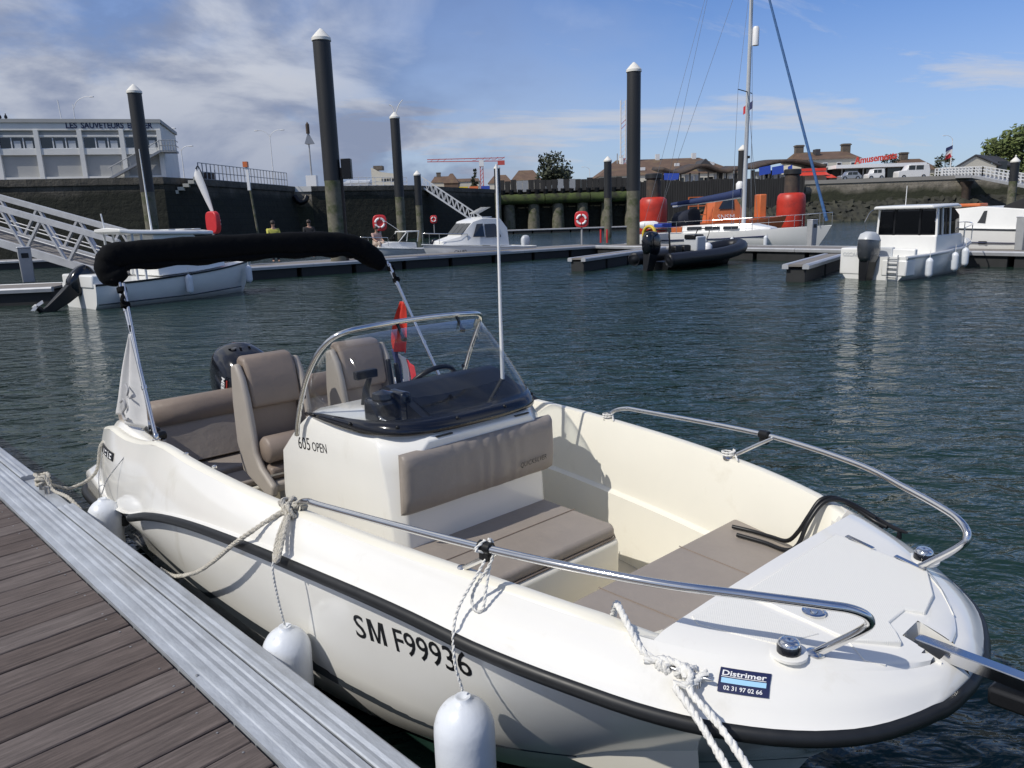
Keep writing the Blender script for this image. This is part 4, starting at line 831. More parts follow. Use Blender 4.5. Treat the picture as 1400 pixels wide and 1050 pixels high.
MB().bar(Vector((.36, .48, .02)), Vector((.36, .48, .02)) + Vector((dirv.x, dirv.y, .235)) * 13.0, 1.0, .06).build('walkway_deck', mt['deckplank'], gw)
# white gangway in the middle distance
ga, gb = at(577, 256, 92), at(664, 303, 92); ga.z = 5.9; gb.z = .7
gg = thing('access_gangway', 'white lattice gangway descending from the quay to the far pontoon', 'gangway', ga)
for off in (0, 1.3): truss(gg, Vector((0, off, 0)), gb - ga + Vector((0, off, 0)), 1.15, mt['whiterail'], 12, .09)
MB().bar(Vector((0, .65, -.05)), gb - ga + Vector((0, .65, -.05)), 1.1, .08).build('walkway_deck', mt['deckplank'], gg)

def pedestal(p, label, h=1.05, ang=0.6, grp='service pedestals on the pontoons'):
    t = thing('service_pedestal', label, 'service post', p, ang, grp)
    MB().loft([[(x * k, y * k, z) for x, y in ((-.17, -.12), (.17, -.12), (.17, .12), (-.17, .12))] for z, k in ((0, 1.0), (h * .8, 1.12), (h, 1.12))], True, True).build('body', mt['greybox'], t, bevel=.02)
    MB().bx(-.1, .1, -.145, -.13, h * .72, h * .86).build('socket_cover', mt['black'], t)
    MB().bx(-.2, .2, -.15, .15, h, h + .05).build('lid', mt['aluw'], t, bevel=.02); return t
q = gz(40, 386, .5); pedestal(q, 'slanted grey service post on the pontoon at far left', 1.1)
q = gz(657, 341, .5); pedestal((q.x + .3, q.y + .3, .5), 'small dark service post before the white cabin cruiser', .75)
q = gz(1098, 337, .5); pedestal((q.x + .5, q.y + .4, .5), 'grey service post beside the sailing boat bow')
q = gz(1385, 343.5, .5); pedestal((q.x + .5, q.y + .4, .5), 'grey service post at the right edge before the cruiser')

def lifering(p, ang, label, hz_=1.35, s=1.0):
    t = thing('lifebuoy_box', label, 'lifebuoy', p, ang, 'red lifebuoy boxes on posts')
    MB().tube([(0, .02, 0), (0, .02, hz_)], .05, 8).build('post', mt['greybox'], t)
    q_ = []; 
    for k in range(24):
        a = 2 * math.pi * k / 24; q_.append((.38 * s * math.copysign(abs(math.cos(a)) ** .6, math.cos(a)), .44 * s * math.copysign(abs(math.sin(a)) ** .6, math.sin(a))))
    mx_ = Matrix(((1, 0, 0, 0), (0, 0, 1, 0), (0, 1, 0, hz_), (0, 0, 0, 1)))
    MB().prism(q_, -.12, .10, mx_).build('box', mt['red'], t, bevel=.05, seg=3)
    for i in range(4):
        g = []
        for k in range(7):
            a = R(45 + 90 * i - 36 + 12 * k); g.append((math.cos(a) * .24 * s, -.135, hz_ + math.sin(a) * .24 * s))
        MB().tube(g, .06 * s, 8).build('ring_segment', mt['whiteprint'], t, 60)
    MB().tube([(math.cos(a) * .24 * s, -.13, hz_ + math.sin(a) * .24 * s) for a in [2 * math.pi * k / 20 for k in range(21)]], .05 * s, 8).build('ring', mt['red'], t, 60)
    return t
q = gz(797, 335, .5); lifering((q.x, q.y + .6, .5), -.15, 'red lifebuoy box at the pontoon corner near the tall pile')
p = at(519, 302, 42); lifering((p.x, p.y, .5), .2, 'red lifebuoy box behind the small cabin boat', 1.5)
p = at(291, 303, 30.5); lifering((p.x, p.y, .5), 2.5, 'red lifebuoy box turned edge-on behind the white fishing boat', 1.75)
p = at(593, 300, 84); lifering((p.x, p.y, .6), 0, 'tiny distant lifebuoy box under the white gangway', 1.5)
for xx in (825, 834):
    q = gz(xx, 333, .5); t = tag(MB().tube([(0, 0, 0), (0, 0, .75)], .05, 8).build('safety_ladder_post', mt['red']), 'short red ladder handrail at the pontoon corner, ' + ('left one' if xx == 825 else 'right one'), 'ladder rail', 'red ladder rails'); t.location = (q.x, q.y + 1.2, .5)
# feather banner
p = at(297, 291, 31); fb = thing('feather_banner', 'white feather banner on a curved pole behind the fishing boat', 'banner', (p.x, p.y, .5)); hh = 3.9
bp_ = spline([(0, 0, 0), (-.05, 0, 1.6), (-.22, 0, 2.8), (-.42, 0, 3.6), (-.55, 0, 3.95), (-.66, 0, 3.85)], 6)
MB().tube(bp_, .02, 6).build('pole', mt['black'], fb); ed = spline([(0.0, 0, 1.55), (-.22, 0, 2.3), (-.45, 0, 3.0), (-.66, 0, 3.55), (-.66, 0, 3.85)], 6); a_ = spline([(-.05, 0, 1.6), (-.14, 0, 2.3), (-.27, 0, 3.0), (-.42, 0, 3.6), (-.60, 0, 3.9)], 6)
MB().loft([[p, p.lerp(q, .5) + Vector((0, .03, 0)), q] for p, q in zip(a_, [Vector((e_.x - .12 * math.sin(i / 24 * math.pi), 0, e_.z)) for i, e_ in enumerate(ed)])], False).build('banner_cloth', mt['whiteprint'], fb, 180, solid=.01)

# ------------------------------------------------------------ people
def skin_mesh(name, verts, edges, radii, mat, parent, sub=1):
    me = bpy.data.meshes.new(name); me.from_pydata(verts, edges, []); o = bpy.data.objects.new(name, me); COL.objects.link(o); o.parent = parent
    m = o.modifiers.new('skin', 'SKIN'); m.use_smooth_shade = True
    lay = me.skin_vertices[0].data
    for i, r_ in enumerate(radii): lay[i].radius = (r_, r_) if isinstance(r_, float) else r_
    lay[0].use_root = True
    s_ = o.modifiers.new('sub', 'SUBSURF'); s_.levels = s_.render_levels = sub; me.materials.append(mat); return o
def person(p, rz, label, shirt, trousers, arms, sit=False, bare=False, hair=(.03, .02, .015)):
    t = thing('person', label, 'person', p, rz); hz_ = .45 if sit else .92
    def V(*a): return Vector(a)
    lk = [(0, .10, hz_), (.42, .12, hz_ + .05), (.48, .12, .05), (.60, .13, .02)] if sit else [(0, .10, .90), (.02, .11, .48), (0, .11, .06), (.13, .12, .03)]
    vb = [(0, 0, hz_)] + [(x, s * y, z) for s in (1, -1) for x, y, z in lk]
    vs_ = list(vb); es = []
    for s in (0, 1): b0 = 1 + 4 * s; es += [(0, b0), (b0, b0 + 1), (b0 + 1, b0 + 2), (b0 + 2, b0 + 3)]
    rad = [.13] + [.10, .07, .045, .04] * 2
    tz = [hz_ + .2, hz_ + .42, hz_ + .53, hz_ + .60, hz_ + .70, hz_ + .78]; i0 = len(vs_)
    vs_ += [(0, 0, tz[0]), (-.01, 0, tz[1]), (0, 0, tz[2]), (.02, 0, tz[3]), (.03, 0, tz[4]), (.03, 0, tz[5])]; rad += [(.13, .16), (.13, .19), .07, .055, (.10, .085), (.08, .07)]
    es += [(0, i0)] + [(i0 + k, i0 + k + 1) for k in range(5)]
    for s, ar in zip((1, -1), arms):
        j = len(vs_); vs_ += [(0, s * .20, tz[1] + .04)] + [(x, s * y, hz_ + z) for x, y, z in ar]; rad += [.06, .045, .038, .035]; es += [(i0 + 1, j), (j, j + 1), (j + 1, j + 2), (j + 2, j + 3)]
    skin_mesh('body', vs_, es, rad, mt['skin'], t, 2)
    if shirt:
        sv = [(0, 0, hz_ + .02), (0, 0, tz[0]), (-.01, 0, tz[1]), (0, 0, tz[2] - .02)]; se = [(0, 1), (1, 2), (2, 3)]; sr = [(.15, .17), (.145, .175), (.145, .205), .085]
        for s, ar in zip((1, -1), arms):
            j = len(sv); e_ = ar[0]; sv += [(0, s * .21, tz[1] + .04), (e_[0], s * e_[1], hz_ + e_[2])]; sr += [.075, .06]; se += [(2, j), (j, j + 1)]
        skin_mesh('shirt', sv, se, sr, shirt, t, 2)
    tv = vb[:3] + [vb[3]] + vb[5:8]; tv = [vb[0], vb[1], vb[2], vb[3], vb[5], vb[6], vb[7]]
    skin_mesh('trousers', tv, [(0, 1), (1, 2), (2, 3), (0, 4), (4, 5), (5, 6)], [(.15, .17), .115, .085, .065, .115, .085, .065], trousers, t, 2)
    MB().lathe([(.045, tz[4] - .03), (.10, tz[4] + .0), (.108, tz[4] + .06), (.09, tz[4] + .12), (.05, tz[4] + .155), (0, tz[4] + .165)], 14, (.012, 0, 0)).build('hair', M('hair', hair, .6), t, 60)
    return t
aw = [[(.08, .26, .18), (.24, .20, .12), (.34, .16, .12)], [(.08, .26, .18), (.24, .20, .12), (.34, .16, .12)]]
p = at(375, 330, 33.2); person((p.x, p.y, .5), R(-60), 'person in a yellow shirt looking down on the pontoon', M('yellow shirt', (.52, .50, .10), .8), M('dark trousers', (.03, .03, .04), .8), aw)
p = at(424, 330, 36.5); person((p.x, p.y, .5), R(-70), 'person in a black shirt standing on the pontoon by the tall pile', M('black shirt', (.015, .015, .018), .8), M('jeans', (.03, .035, .05), .8), aw)
# ------------------------------------------------------------ other boats
mt['carblack'] = M('dark grey engine cowling', (.045, .05, .058), .25, var=.06, coat=.4)
def bhull(t, L_, B, fa, fb, mat, fine=1.0, rail=None, keel=.25, deckmat=None, tuck=.0, flare=.0):
    """hull from transom x=0 to bow x=L_, freeboards fa (aft) and fb (bow)"""
    n = 22; rows = []; sheer = []
    for i in range(n + 1):
        u = i / n; x = L_ * u; w_ = B / 2 * (1 - max(0, (u - .45) / .55) ** (2.2 * fine)) * (.94 + .06 * min(1, u * 4))
        z = fa + (fb - fa) * u ** 1.7; kx = min(x, L_ * .9); rake = .10 * L_ * max(0, (u - .75) / .25)
        g = [(x, -w_, z), (x - rake * .25, -w_ * (.985 - flare * u), z * .62), (x - rake * .6, -w_ * (.92 - .25 * u * u - flare * u), z * .18), (x - rake * .8, -w_ * (.80 - .35 * u * u), -.02), (x - rake, 0, -keel * (1 - u ** 6))]
        rows.append(g + [(a, -b_, c) for a, b_, c in g[-2::-1]]); sheer.append((x, w_, z))
    m = MB().loft(rows, False); m.add(rows[0], [tuple(range(len(rows[0])))]); h = m.build('hull', mat, t, 50)
    d = MB().loft([[(x, -w_ * .98, z - .03), (x, 0, z - .0), (x, w_ * .98, z - .03)] for x, w_, z in sheer], False); d.build('deck', deckmat or mat, t, 60)
    if rail:
        for s in (-1, 1): MB().tube([(x + (.01 if x > L_ * .98 else 0), s * (w_ + .008), z - .03) for x, w_, z in sheer], .03, 6).build('rub_rail', rail, t, 60)
    def sh(u):
        i = min(n - 1, int(u * n)); f = u * n - i; return tuple(lerp(a, b_, f) for a, b_ in zip(sheer[i], sheer[i + 1]))
    return h, sh
def cabin(t, secs, mat, name='cabin'):   # secs: (x, half width bottom, half width top, z0, z1)
    return MB().loft([[(x, -wb, z0), (x, -wt, z1), (x, wt, z1), (x, wb, z0)] for x, wb, wt, z0, z1 in secs], True, True).build(name, mat, t, bevel=.03, seg=2)
def pane(t, pts, mat=None, name='window', th=.012):
    P = [Vector(p) for p in pts]; nrm = (P[1] - P[0]).cross(P[2] - P[0]).normalized() * th; n = len(P)
    return MB().add(P + [p + nrm for p in P], [tuple(range(n))[::-1], tuple(range(n, 2 * n))] + [(k, (k+1) % n, n+(k+1) % n, n+k) for k in range(n)]).build(name, mat or mt['glassdark'], t)
def outboard(t, x, z, tilt=0, s=1.0, mat='blackgloss', ang=0, cowl=None, cap=None):
    o = thing('outboard_motor', None, None, (x, 0, z), ang); o.parent = t; o.rotation_euler = (0, tilt, ang)
    rg = []
    for zz_, a0, a1, hw in ((.0, -.22, .17, .12), (.10, -.28, .19, .155), (.28, -.33, .20, .165), (.46, -.34, .18, .155), (.58, -.30, .10, .13), (.64, -.18, .02, .07)):
        rg.append([((a0 + a1) / 2 * s + (a1 - a0) / 2 * s * math.copysign(abs(math.cos(a)) ** .5, math.cos(a)), hw * s * math.copysign(abs(math.sin(a)) ** .5, math.sin(a)), zz_ * s + .1) for a in [2 * math.pi * k / 14 for k in range(14)]])
    MB().loft(rg, True, True).build('cowling', mt[cowl or mat], o, 60)
    if cap: MB().loft([[(-.06 * s + (x_ + .06 * s) * 1.03, y_ * 1.04, z_ + .012) for x_, y_, z_ in r_] for r_ in rg[3:]], True, True).build('cowling_cap', mt[cap], o, 60)
    MB().loft([[(x0 * s, -w_ * s, z_ * s), (x1 * s, -w_ * s, z_ * s), (x1 * s, w_ * s, z_ * s), (x0 * s, w_ * s, z_ * s)] for z_, x0, x1, w_ in ((.12, -.2, .12, .12), (-.2, -.18, .10, .10), (-.55, -.16, .04, .06), (-.85, -.16, .02, .05))], True, True).build('leg', mt['black'], o, bevel=.02)
    MB().lathe([(.05 * s, -.12), (.07 * s, 0), (.03 * s, .22)], 10, (-.2 * s, 0, -.72 * s), (1, 0, 0)).build('gearcase', mt['black'], o, 50)
    for k in range(3):
        a = R(120 * k); c = Vector((-.30 * s, 0, -.72 * s)); d = Vector((0, math.cos(a), math.sin(a))); MB().bar(c, c + d * .17 * s, .1 * s, .012, (1, .5, 0)).build('propeller_blade', mt['steel'], o)
    return o
FE = fender_mesh(.10, .55, 14)
def bfender(t, x, y, z, label, grp): 
    q = t.matrix_basis @ Vector((x, y, z)); o = fender(q, .1, .55, label, (0, 0, 0), grp, FE)
    ln = MB().tube([(0, 0, 0), (0, 0, .22)], .008, 5).build('lanyard', mt['ropew'], o); return o
def pulpit(t, pts, zr, mat=None, posts=None, r=.016):
    MB().tube(spline([(x, y, z + zr) for x, y, z in pts], 5), r, 6).build('pulpit_rail', mat or mt['steel'], t, 60)
    for x, y, z in (posts or pts): MB().tube([(x, y, z), (x, y, z + zr)], r * .85, 6).build('stanchion', mat or mt['steel'], t, 60)

# A: white fishing boat at left, starboard side toward us
pa, pb_ = gz(112, 421, 0), gz(328, 398, 0)
A = thing('fishing_boat', 'white cabin fishing boat with tilted black outboard before the left pontoon', 'boat', pa, math.atan2(pb_.y - pa.y, pb_.x - pa.x)); LA = (pb_ - pa).length + .55
hA, shA = bhull(A, LA, 2.25, .68, 1.02, mt['white'], rail=mt['black'])
MB().bx(-.03, .55, -.95, .95, .55, .92).build('transom_box', mt['white'], A, bevel=.05)
MB().tube([(0, -1.11, .13), (LA * .5, -1.12, .15), (LA * .82, -.80, .22)], .018, 6).build('spray_rail', mt['stripe'], A)
cA = cabin(A, [(LA*.34, .88, .80, .75, 1.92), (LA*.55, .88, .80, .8, 1.95), (LA*.66, .80, .66, .85, 1.55), (LA*.76, .6, .45, .9, 1.2)], mt['white'])
for s in (-1, 1): pane(cA, [(LA*.36, s*.872, 1.35), (LA*.52, s*.872, 1.35), (LA*.52, s*.83, 1.78), (LA*.36, s*.83, 1.78)][::s])
MB().loft([[(x, -w_, z), (x, -w_ * .96, z + .10), (x, 0, z + .14), (x, w_ * .96, z + .10), (x, w_, z)] for x, w_, z in ((.95, .80, 2.02), (1.2, .92, 1.97), (2.0, .95, 1.93), (3.0, .93, 1.90), (3.6, .80, 1.88), (3.9, .55, 1.87))], True, True).build('hardtop', mt['white'], A, bevel=.03)
for s in (-1, 1):
    for x in (1.25, 1.5): MB().bar((x, s*.85, .7), (x, s*.85, 1.98), .05, .05).build('roof_post', mt['whitegrey'], A)
for x in (2.5, 3.0, 3.3): MB().bx(x, x + .22, -.5, .5, 2.03, 2.06).build('roof_hatch', mt['whitegrey'], A, bevel=.01)
MB().tube([(2.05, -.4, 2.0), (2.0, -.4, 4.3)], [.03, .012], 6).build('aerial', mt['whiteprint'], A); MB().tube([(1.1, .4, 2.0), (1.05, .4, 2.55)], .02, 6).build('stern_light', mt['whiteprint'], A)
outboard(A, -.22, .42, R(52), 1.2)
GA = 'fenders of the fishing boat'
bfender(A, .62, -1.23, .60, 'white fender near the stern of the fishing boat, beside the bimini pole', GA); bfender(A, 2.55, -1.22, .75, 'white fender amidships on the fishing boat', GA); bfender(A, LA*.90, -.62, .85, 'white fender at the bow of the fishing boat', GA)

# B and C: cabin boats behind the walkway
wd_ = Vector((17.5, 12.2, 0)).normalized()
pB = at(592, 337, 41.0); B = thing('cabin_boat', 'small pale grey cabin boat behind the walkway beside the spiked pile', 'boat', (pB.x, pB.y, 0), math.atan2(-wd_.y, -wd_.x))
bhull(B, 4.3, 1.85, .62, .90, mt['whitegrey'], rail=mt['white'], deckmat=mt['white'])
cB = cabin(B, [(1.3, .62, .58, .66, .95), (2.6, .66, .6, .7, 1.05), (3.3, .5, .4, .75, .95)], mt['white'])
MB().bx(1.1, 1.9, -.62, .62, 1.50, 1.56).build('canopy', mt['white'], B, bevel=.02)
for s in (-1, 1):
    for x0, x1 in ((1.15, 1.25), (1.9, 2.35)): MB().tube([(x0 if x0 < 1.5 else 1.85, s * .6, 1.5), (x1, s * .6, 1.0)], .025, 6).build('canopy_post', mt['white'], B)
    pane(B, [(1.9, s*.58, 1.05), (2.4, s*.55, 1.05), (1.95, s*.56, 1.45)][::s], mt['smoke'], 'windscreen')
pulpit(B, [(3.0, -.75, .85), (3.9, -.35, .9), (4.25, 0, .92), (3.9, .35, .9), (3.0, .75, .85)], .42)
outboard(B, -.12, .45, R(10), .8)
MB().tube([(1.8, -.2, 1.55), (2.9, -.3, 2.3)], .012, 5).build('fishing_rod', mt['whiteprint'], B)
p = B.matrix_basis @ Vector((3.25, -.05, .80)); aS = [[(.1, .24, .2), (.25, .22, .12), (.36, .2, .1)], [(.1, .24, .2), (.25, .22, .12), (.36, .2, .1)]]
person((p.x, p.y, .55), R(180 + 35 + 100), 'person in light clothes sitting on the small grey cabin boat', M('pink top', (.45, .30, .26), .8), M('pale shorts', (.45, .36, .30), .8), aS, sit=True, hair=(.05, .03, .02))
pC = at(716, 345, 40.5); Cb = thing('cabin_cruiser', 'white cabin cruiser with raked windows behind the walkway', 'boat', (pC.x, pC.y, 0), math.atan2(-wd_.y, -wd_.x))
bhull(Cb, 6.1, 2.4, .62, .95, mt['white'], rail=mt['whitegrey'])
cC = cabin(Cb, [(1.6, .98, .85, .7, 1.55), (2.0, 1.0, .80, .7, 2.05), (3.0, 1.0, .80, .75, 2.10), (3.6, .96, .78, .78, 1.95), (4.3, .86, .62, .82, 1.25), (5.2, .55, .4, .85, 1.05)], mt['white'])
for s in (-1, 1):
    pane(cC, [(2.1, s*1.0, 1.15), (3.0, s*1.0, 1.15), (3.0, s*.87, 1.80), (2.35, s*.87, 1.80)][::s]); pane(cC, [(3.1, s*1.0, 1.18), (3.75, s*.965, 1.2), (3.45, s*.86, 1.82), (3.1, s*.86, 1.82)][::s])
for y0, y1 in ((-.72, -.26), (-.22, .22), (.26, .72)): pane(cC, [(4.24, y0 * .92, 1.32), (4.24, y1 * .92, 1.32), (3.68, y1, 1.84), (3.68, y0, 1.84)], name='windscreen_pane', th=.03)
pulpit(Cb, [(4.0, -.85, .85), (5.4, -.5, .92), (6.05, 0, .96), (5.4, .5, .92), (4.0, .85, .85)], .5)
MB().bx(2.3, 2.9, -.5, .5, 2.10, 2.16).build('roof_rack', mt['whitegrey'], Cb); outboard(Cb, -.1, .45, R(5), .9, cowl='whitegrey')
lettering('registration', 'CN 92785', .26, lambda x, y: Vector((5.0 - x * 1, .0 + .01, 0)) * 0 + Vector((4.9 - x, .985 + .02, .42 + y)), mt['black'], Cb)
MB().loft([[(2.4, -.6, 2.30), (3.0, -.6, 2.32)], [(2.4, .6, 2.62), (3.0, .6, 2.62)]], False).build('cloth_on_roof', mt['whiteprint'], Cb)
# D: black RIB on the finger
pD = gz(898, 369, 0); D = thing('inflatable_boat', 'black rigid inflatable boat with dark outboard tied to the finger pontoon', 'inflatable boat', pD, R(40)); D.scale = (1.18, 1.0, 1.0)
tb = []
for s in (-1, 1):
    P = spline([(-.35, s*.82, .38), (0, s*.84, .40), (2.2, s*.84, .44), (3.5, s*.70, .55), (4.2, s*.35, .66), (4.4, 0, .70)], 6); rr_ = [.06, .14, .20] + [.25] * (len(P) - 3); MB().tube(P, rr_, 12).build('tube', mt['hypalon'], D, 60)
bhull(D, 4.2, 1.2, .30, .5, mt['black'])
cD = MB().bx(1.7, 2.2, -.32, .32, .35, 1.15).build('console', mt['whitegrey'], D, bevel=.05); MB().bx(1.65, 2.15, -.26, .26, 1.05, 1.22).build('dash', mt['black'], D, bevel=.04)
for k in range(2): MB().bx(.75 + .45*k, 1.1 + .45*k, -.2, .2, .35, .85).build('jockey_seat', mt['black'], D, bevel=.06)
for s in (-1, 1): MB().tube(spline([(.0, s*.62, .5), (-.05, s*.6, 1.25), (.1, s*.45, 1.45), (.1, 0, 1.47)], 6), .03, 8).build('roll_bar', mt['black'], D, 60)
for s in (-1, 1): MB().tube(spline([(2.25, s*.3, 1.0), (2.4, s*.28, 1.35), (2.35, s*.1, 1.42), (2.35, 0, 1.42)], 5), .02, 6).build('console_rail', mt['black'], D, 60)
MB().tube([(-.02 + .0, .35 + .28 * math.cos(a), 1.3 + .3 * math.sin(a)) for a in [2*math.pi*k/20 for k in range(21)]], .06, 8).build('lifebuoy', mt['yellow'], D, 60)
outboard(D, -.28, .48, R(10), 1.3); MB().lathe([(.16, 0), (.16, .2), (.08, .3), (0, .32)], 12, (2.8, .1, .55)).build('helmet_bag', mt['whiteprint'], D, 60)
# E: sailing boat
pE = at(884, 330, 42.5); pE2 = at(1137, 312, 36.5); hdE = math.atan2(pE2.y - pE.y, pE2.x - pE.x); LE = ((pE2 - pE).xy).length
E_ = thing('sailing_boat', 'white sailing yacht with tall mast and blue furled headsail', 'sailing boat', (pE.x, pE.y, 0), hdE)
hE, shE = bhull(E_, LE, 3.0, .95, 1.25, mt['white'], fine=.8, keel=.6); 
MB().tube([(LE*.05, -1.53, .62), (LE*.5, -1.50, .70), (LE*.72, -1.12, .80)], .03, 6).build('hull_stripe', mt['navy'], hE)
cE = cabin(E_, [(LE*.26, 1.0, .9, .95, 1.35), (LE*.45, 1.0, .85, 1.0, 1.42), (LE*.62, .85, .7, 1.05, 1.38), (LE*.72, .6, .45, 1.1, 1.18)], mt['white'], 'coachroof')
for x0, x1 in ((.29, .37), (.39, .47), (.49, .57)): pane(cE, [(LE*x0, -1.0, 1.14), (LE*x1, -.985, 1.16), (LE*x1, -.93, 1.30), (LE*x0, -.94, 1.30)])
xm = LE * .56; mastp = Vector((xm, 0, 1.3)); MB().tube([(xm, 0, 1.2), (xm, 0, 8), (xm, 0, 14.5)], [.11, .105, .085], 12, sq=.75).build('mast', mt['whitegrey'], E_, 60)
MB().tube([(xm - .2, 0, 2.72), (LE*.16, 0, 2.38)], .07, 8).build('boom', mt['whitegrey'], E_, 60)
MB().tube([(xm - .15, 0, 2.95), (xm - 1.0, 0, 2.80), (LE*.3, 0, 2.62), (LE*.15, 0, 2.48)], [.22, .2, .16, .09], 10).build('sail_cover', M('navy sail cover', (.015, .03, .10), .8), E_, 60)
MB().tube([(LE*.975, 0, 1.45), (xm + .25, 0, 13.8)], [.075, .05], 8).build('furled_headsail', M('blue sail strip', (.05, .13, .30), .75, var=.3, scale=9), E_, 60)
for s in (-1, 1):
    MB().tube([(xm, 0, 7.75), (xm - .15, s * .95, 7.8)], .025, 6).build('spreader', mt['black'], E_)
    MB().tube([(xm - .1, s * 1.38, 1.1), (xm - .15, s * .95, 7.8), (xm, 0, 13.6)], .010, 5).build('shroud', mt['gunmetal'], E_); MB().tube([(xm + .3, s * 1.36, 1.1), (xm, 0, 7.6)], .010, 5).build('lower_shroud', mt['gunmetal'], E_)
    MB().tube([(.15, s * .9, 1.0), (xm - 1.8, 0, 14.3)], .009, 5).build('backstay', mt['gunmetal'], E_)
MB().tube([(.6, -.3, 1.2), (xm - .25, 0, 13.9)], .009, 5).build('topping_lift', mt['gunmetal'], E_)
MB().lathe([(.16, 0), (.16, .75), (.12, .85), (0, .86)], 12, (xm + .28, 0, 9.85)).build('radar_reflector', mt['whiteprint'], E_, 50); MB().lathe([(.07, 0), (.07, .12)], 10, (xm + .14, 0, 4.6)).build('steaming_light', mt['black'], E_, 50)
MB().tube([(xm - .1, .9, 7.75), (xm - .1, 1.1, 1.3)], .006, 5).build('flag_halyard', mt['gunmetal'], E_)
fq = [(xm - .05, .93, 6.6), (xm - .55, 1.0, 6.35)]
for k, m_ in enumerate(('flagblue', 'flagwh', 'flagred')): MB().loft([[Vector((xm - .10 - .17*k, .95 + .03*k, 7.45 - .08*k)), Vector((xm - .27 - .17*k, .98 + .03*k, 7.37 - .08*k))], [Vector((xm - .10 - .17*k, .95 + .03*k, 7.09 - .09*k)), Vector((xm - .27 - .17*k, .98 + .03*k, 7.01 - .09*k))]], False).build('courtesy_flag_band', mt[m_], E_, solid=.01)
rg = [[(LE*.20 + .42*k, s * (.95 - .08*k), z) for s, z in ((-1, 1.35), (-1, 1.75 + .13*k), (-.7, 1.98 + .10*k), (0, 2.08 + .10*k), (.7, 1.98 + .10*k), (1, 1.75 + .13*k), (1, 1.35))] for k in range(3)]
MB().loft(rg, False).build('sprayhood', M('navy canvas', (.012, .016, .03), .85), E_, 60, solid=.01)
pulpit(E_, [(LE*.84, -.62, 1.16), (LE*.95, -.3, 1.22), (LE*1.0, 0, 1.24), (LE*.95, .3, 1.22), (LE*.84, .62, 1.16)], .6)
for s in (-1, 1):
    for zr in (.32, .6): MB().tube([(LE*u, s*shE(u)[1]*.95, shE(u)[2] + zr) for u in (.06, .25, .45, .65, .84)], .008, 5).build('guard_wire', mt['steel'], E_)
    for u in (.06, .25, .45, .65): MB().tube([(LE*u, s*shE(u)[1]*.95, shE(u)[2]), (LE*u, s*shE(u)[1]*.95, shE(u)[2] + .62)], .014, 6).build('stanchion', mt['steel'], E_)
MB().lathe([(.14, 0), (.2, .1), (.2, .5), (.1, .62)], 12, (xm - .35, .25, 2.9)).build('furled_bag', mt['whiteprint'], E_, 60)
MB().lathe([(.16, -.5), (.2, -.3), (.2, .3), (.14, .5)], 14, (LE*.06, -.9, 1.45), (1, .3, 0)).build('liferaft_canister', mt['whiteprint'], E_, 50)
MB().bx(LE*.1, LE*.2, -1.1, .3, 1.3, 1.5).build('cockpit_cushions', mt['bluetarp'], E_, bevel=.05)
GE = 'fenders of the sailing yacht'
for u, tx in ((.42, 'aft of the three on the yacht side'), (.56, 'middle of the three on the yacht side'), (.72, 'foremost on the yacht side')): bfender(E_, LE*u, -shE(u)[1] - .1, shE(u)[2] - .30, 'white fender hanging ' + tx, GE)
# F: pilothouse boat, transom toward us
pF0, pF1 = gz(1146, 381, 0), gz(1238, 383.5, 0); cF = (pF0 + pF1) / 2; hdF = math.atan2(pF1.y - pF0.y, pF1.x - pF0.x) + R(90) - R(14)
Fb = thing('pilothouse_boat', 'white pilothouse motorboat with transom and silver outboard facing the camera', 'boat', cF, hdF)
hF, shF = bhull(Fb, 5.6, 2.05, .66, .98, mt['white'], deckmat=mt['white'])
MB().tube([(x, -w_ - .01, z - .02) for x, w_, z in [(5.6*u, shF(u)[1], shF(u)[2]) for u in (0, .2, .4, .6, .8, .95)]], .05, 8).build('rub_rail', mt['whitegrey'], hF, 60)
MB().bx(-.02, .55, .30, 1.0, .12, .90).build('transom_locker', mt['white'], Fb, bevel=.05, seg=3); MB().bx(-.02, .50, -1.0, -.28, .12, .58).build('transom_step', mt['white'], Fb, bevel=.04)
MB().bx(.45, .62, -.32, .32, .2, .90).build('splash_well', mt['whitegrey'], Fb, bevel=.02); MB().bx(.50, .66, -.95, .95, .6, .86).build('cockpit_seat', mt['white'], Fb, bevel=.03)
cf = cabin(Fb, [(1.75, .92, .90, .55, 1.2), (2.1, .92, .90, .6, 1.2), (3.5, .85, .80, .7, 1.2), (4.3, .6, .5, .8, 1.1)], mt['white'], 'cabin_base')
hs = MB().loft([[(x, -w_, 1.2), (x, -w_*.95, z1), (x, w_*.95, z1), (x, w_, 1.2)] for x, w_, z1 in ((1.80, .88, 1.96), (2.9, .84, 1.98), (3.5, .74, 1.75))], True, True).build('wheelhouse', mt['glassdark'], Fb, bevel=.02)
MB().loft([[(x, -w_, z), (x, -w_*.95, z + .09), (x, w_*.95, z + .09), (x, w_, z)] for x, w_, z in ((1.45, .90, 1.97), (1.8, .97, 1.98), (3.0, .92, 2.0), (3.45, .78, 1.96))], True, True).build('wheelhouse_roof', mt['white'], Fb, bevel=.04, seg=3)
for y in (-.90, -.40, .38, .90): MB().bar((1.79, y*.985, 1.15), (1.79, y * .95, 1.98), .06, .05).build('window_post', mt['black'] if abs(y) < .8 else mt['white'], hs)
for x in (2.1, 2.55): MB().bar((x, -.90, 1.2), (x, -.855, 1.98), .05, .03, (0, 1, 0)).build('window_post', mt['white'], hs)
MB().bx(1.765, 1.79, -.38, .36, .62, 1.18).build('cabin_door', mt['white'], cf, bevel=.01)
for y0, y1 in ((-.84, -.43), (-.36, .34), (.42, .84)): MB().bx(1.772, 1.796, y0, y1, 1.24, 1.90).build('window_pane', mt['smoke'], hs)
lad = thing('boarding_ladder', None, None); lad.parent = Fb
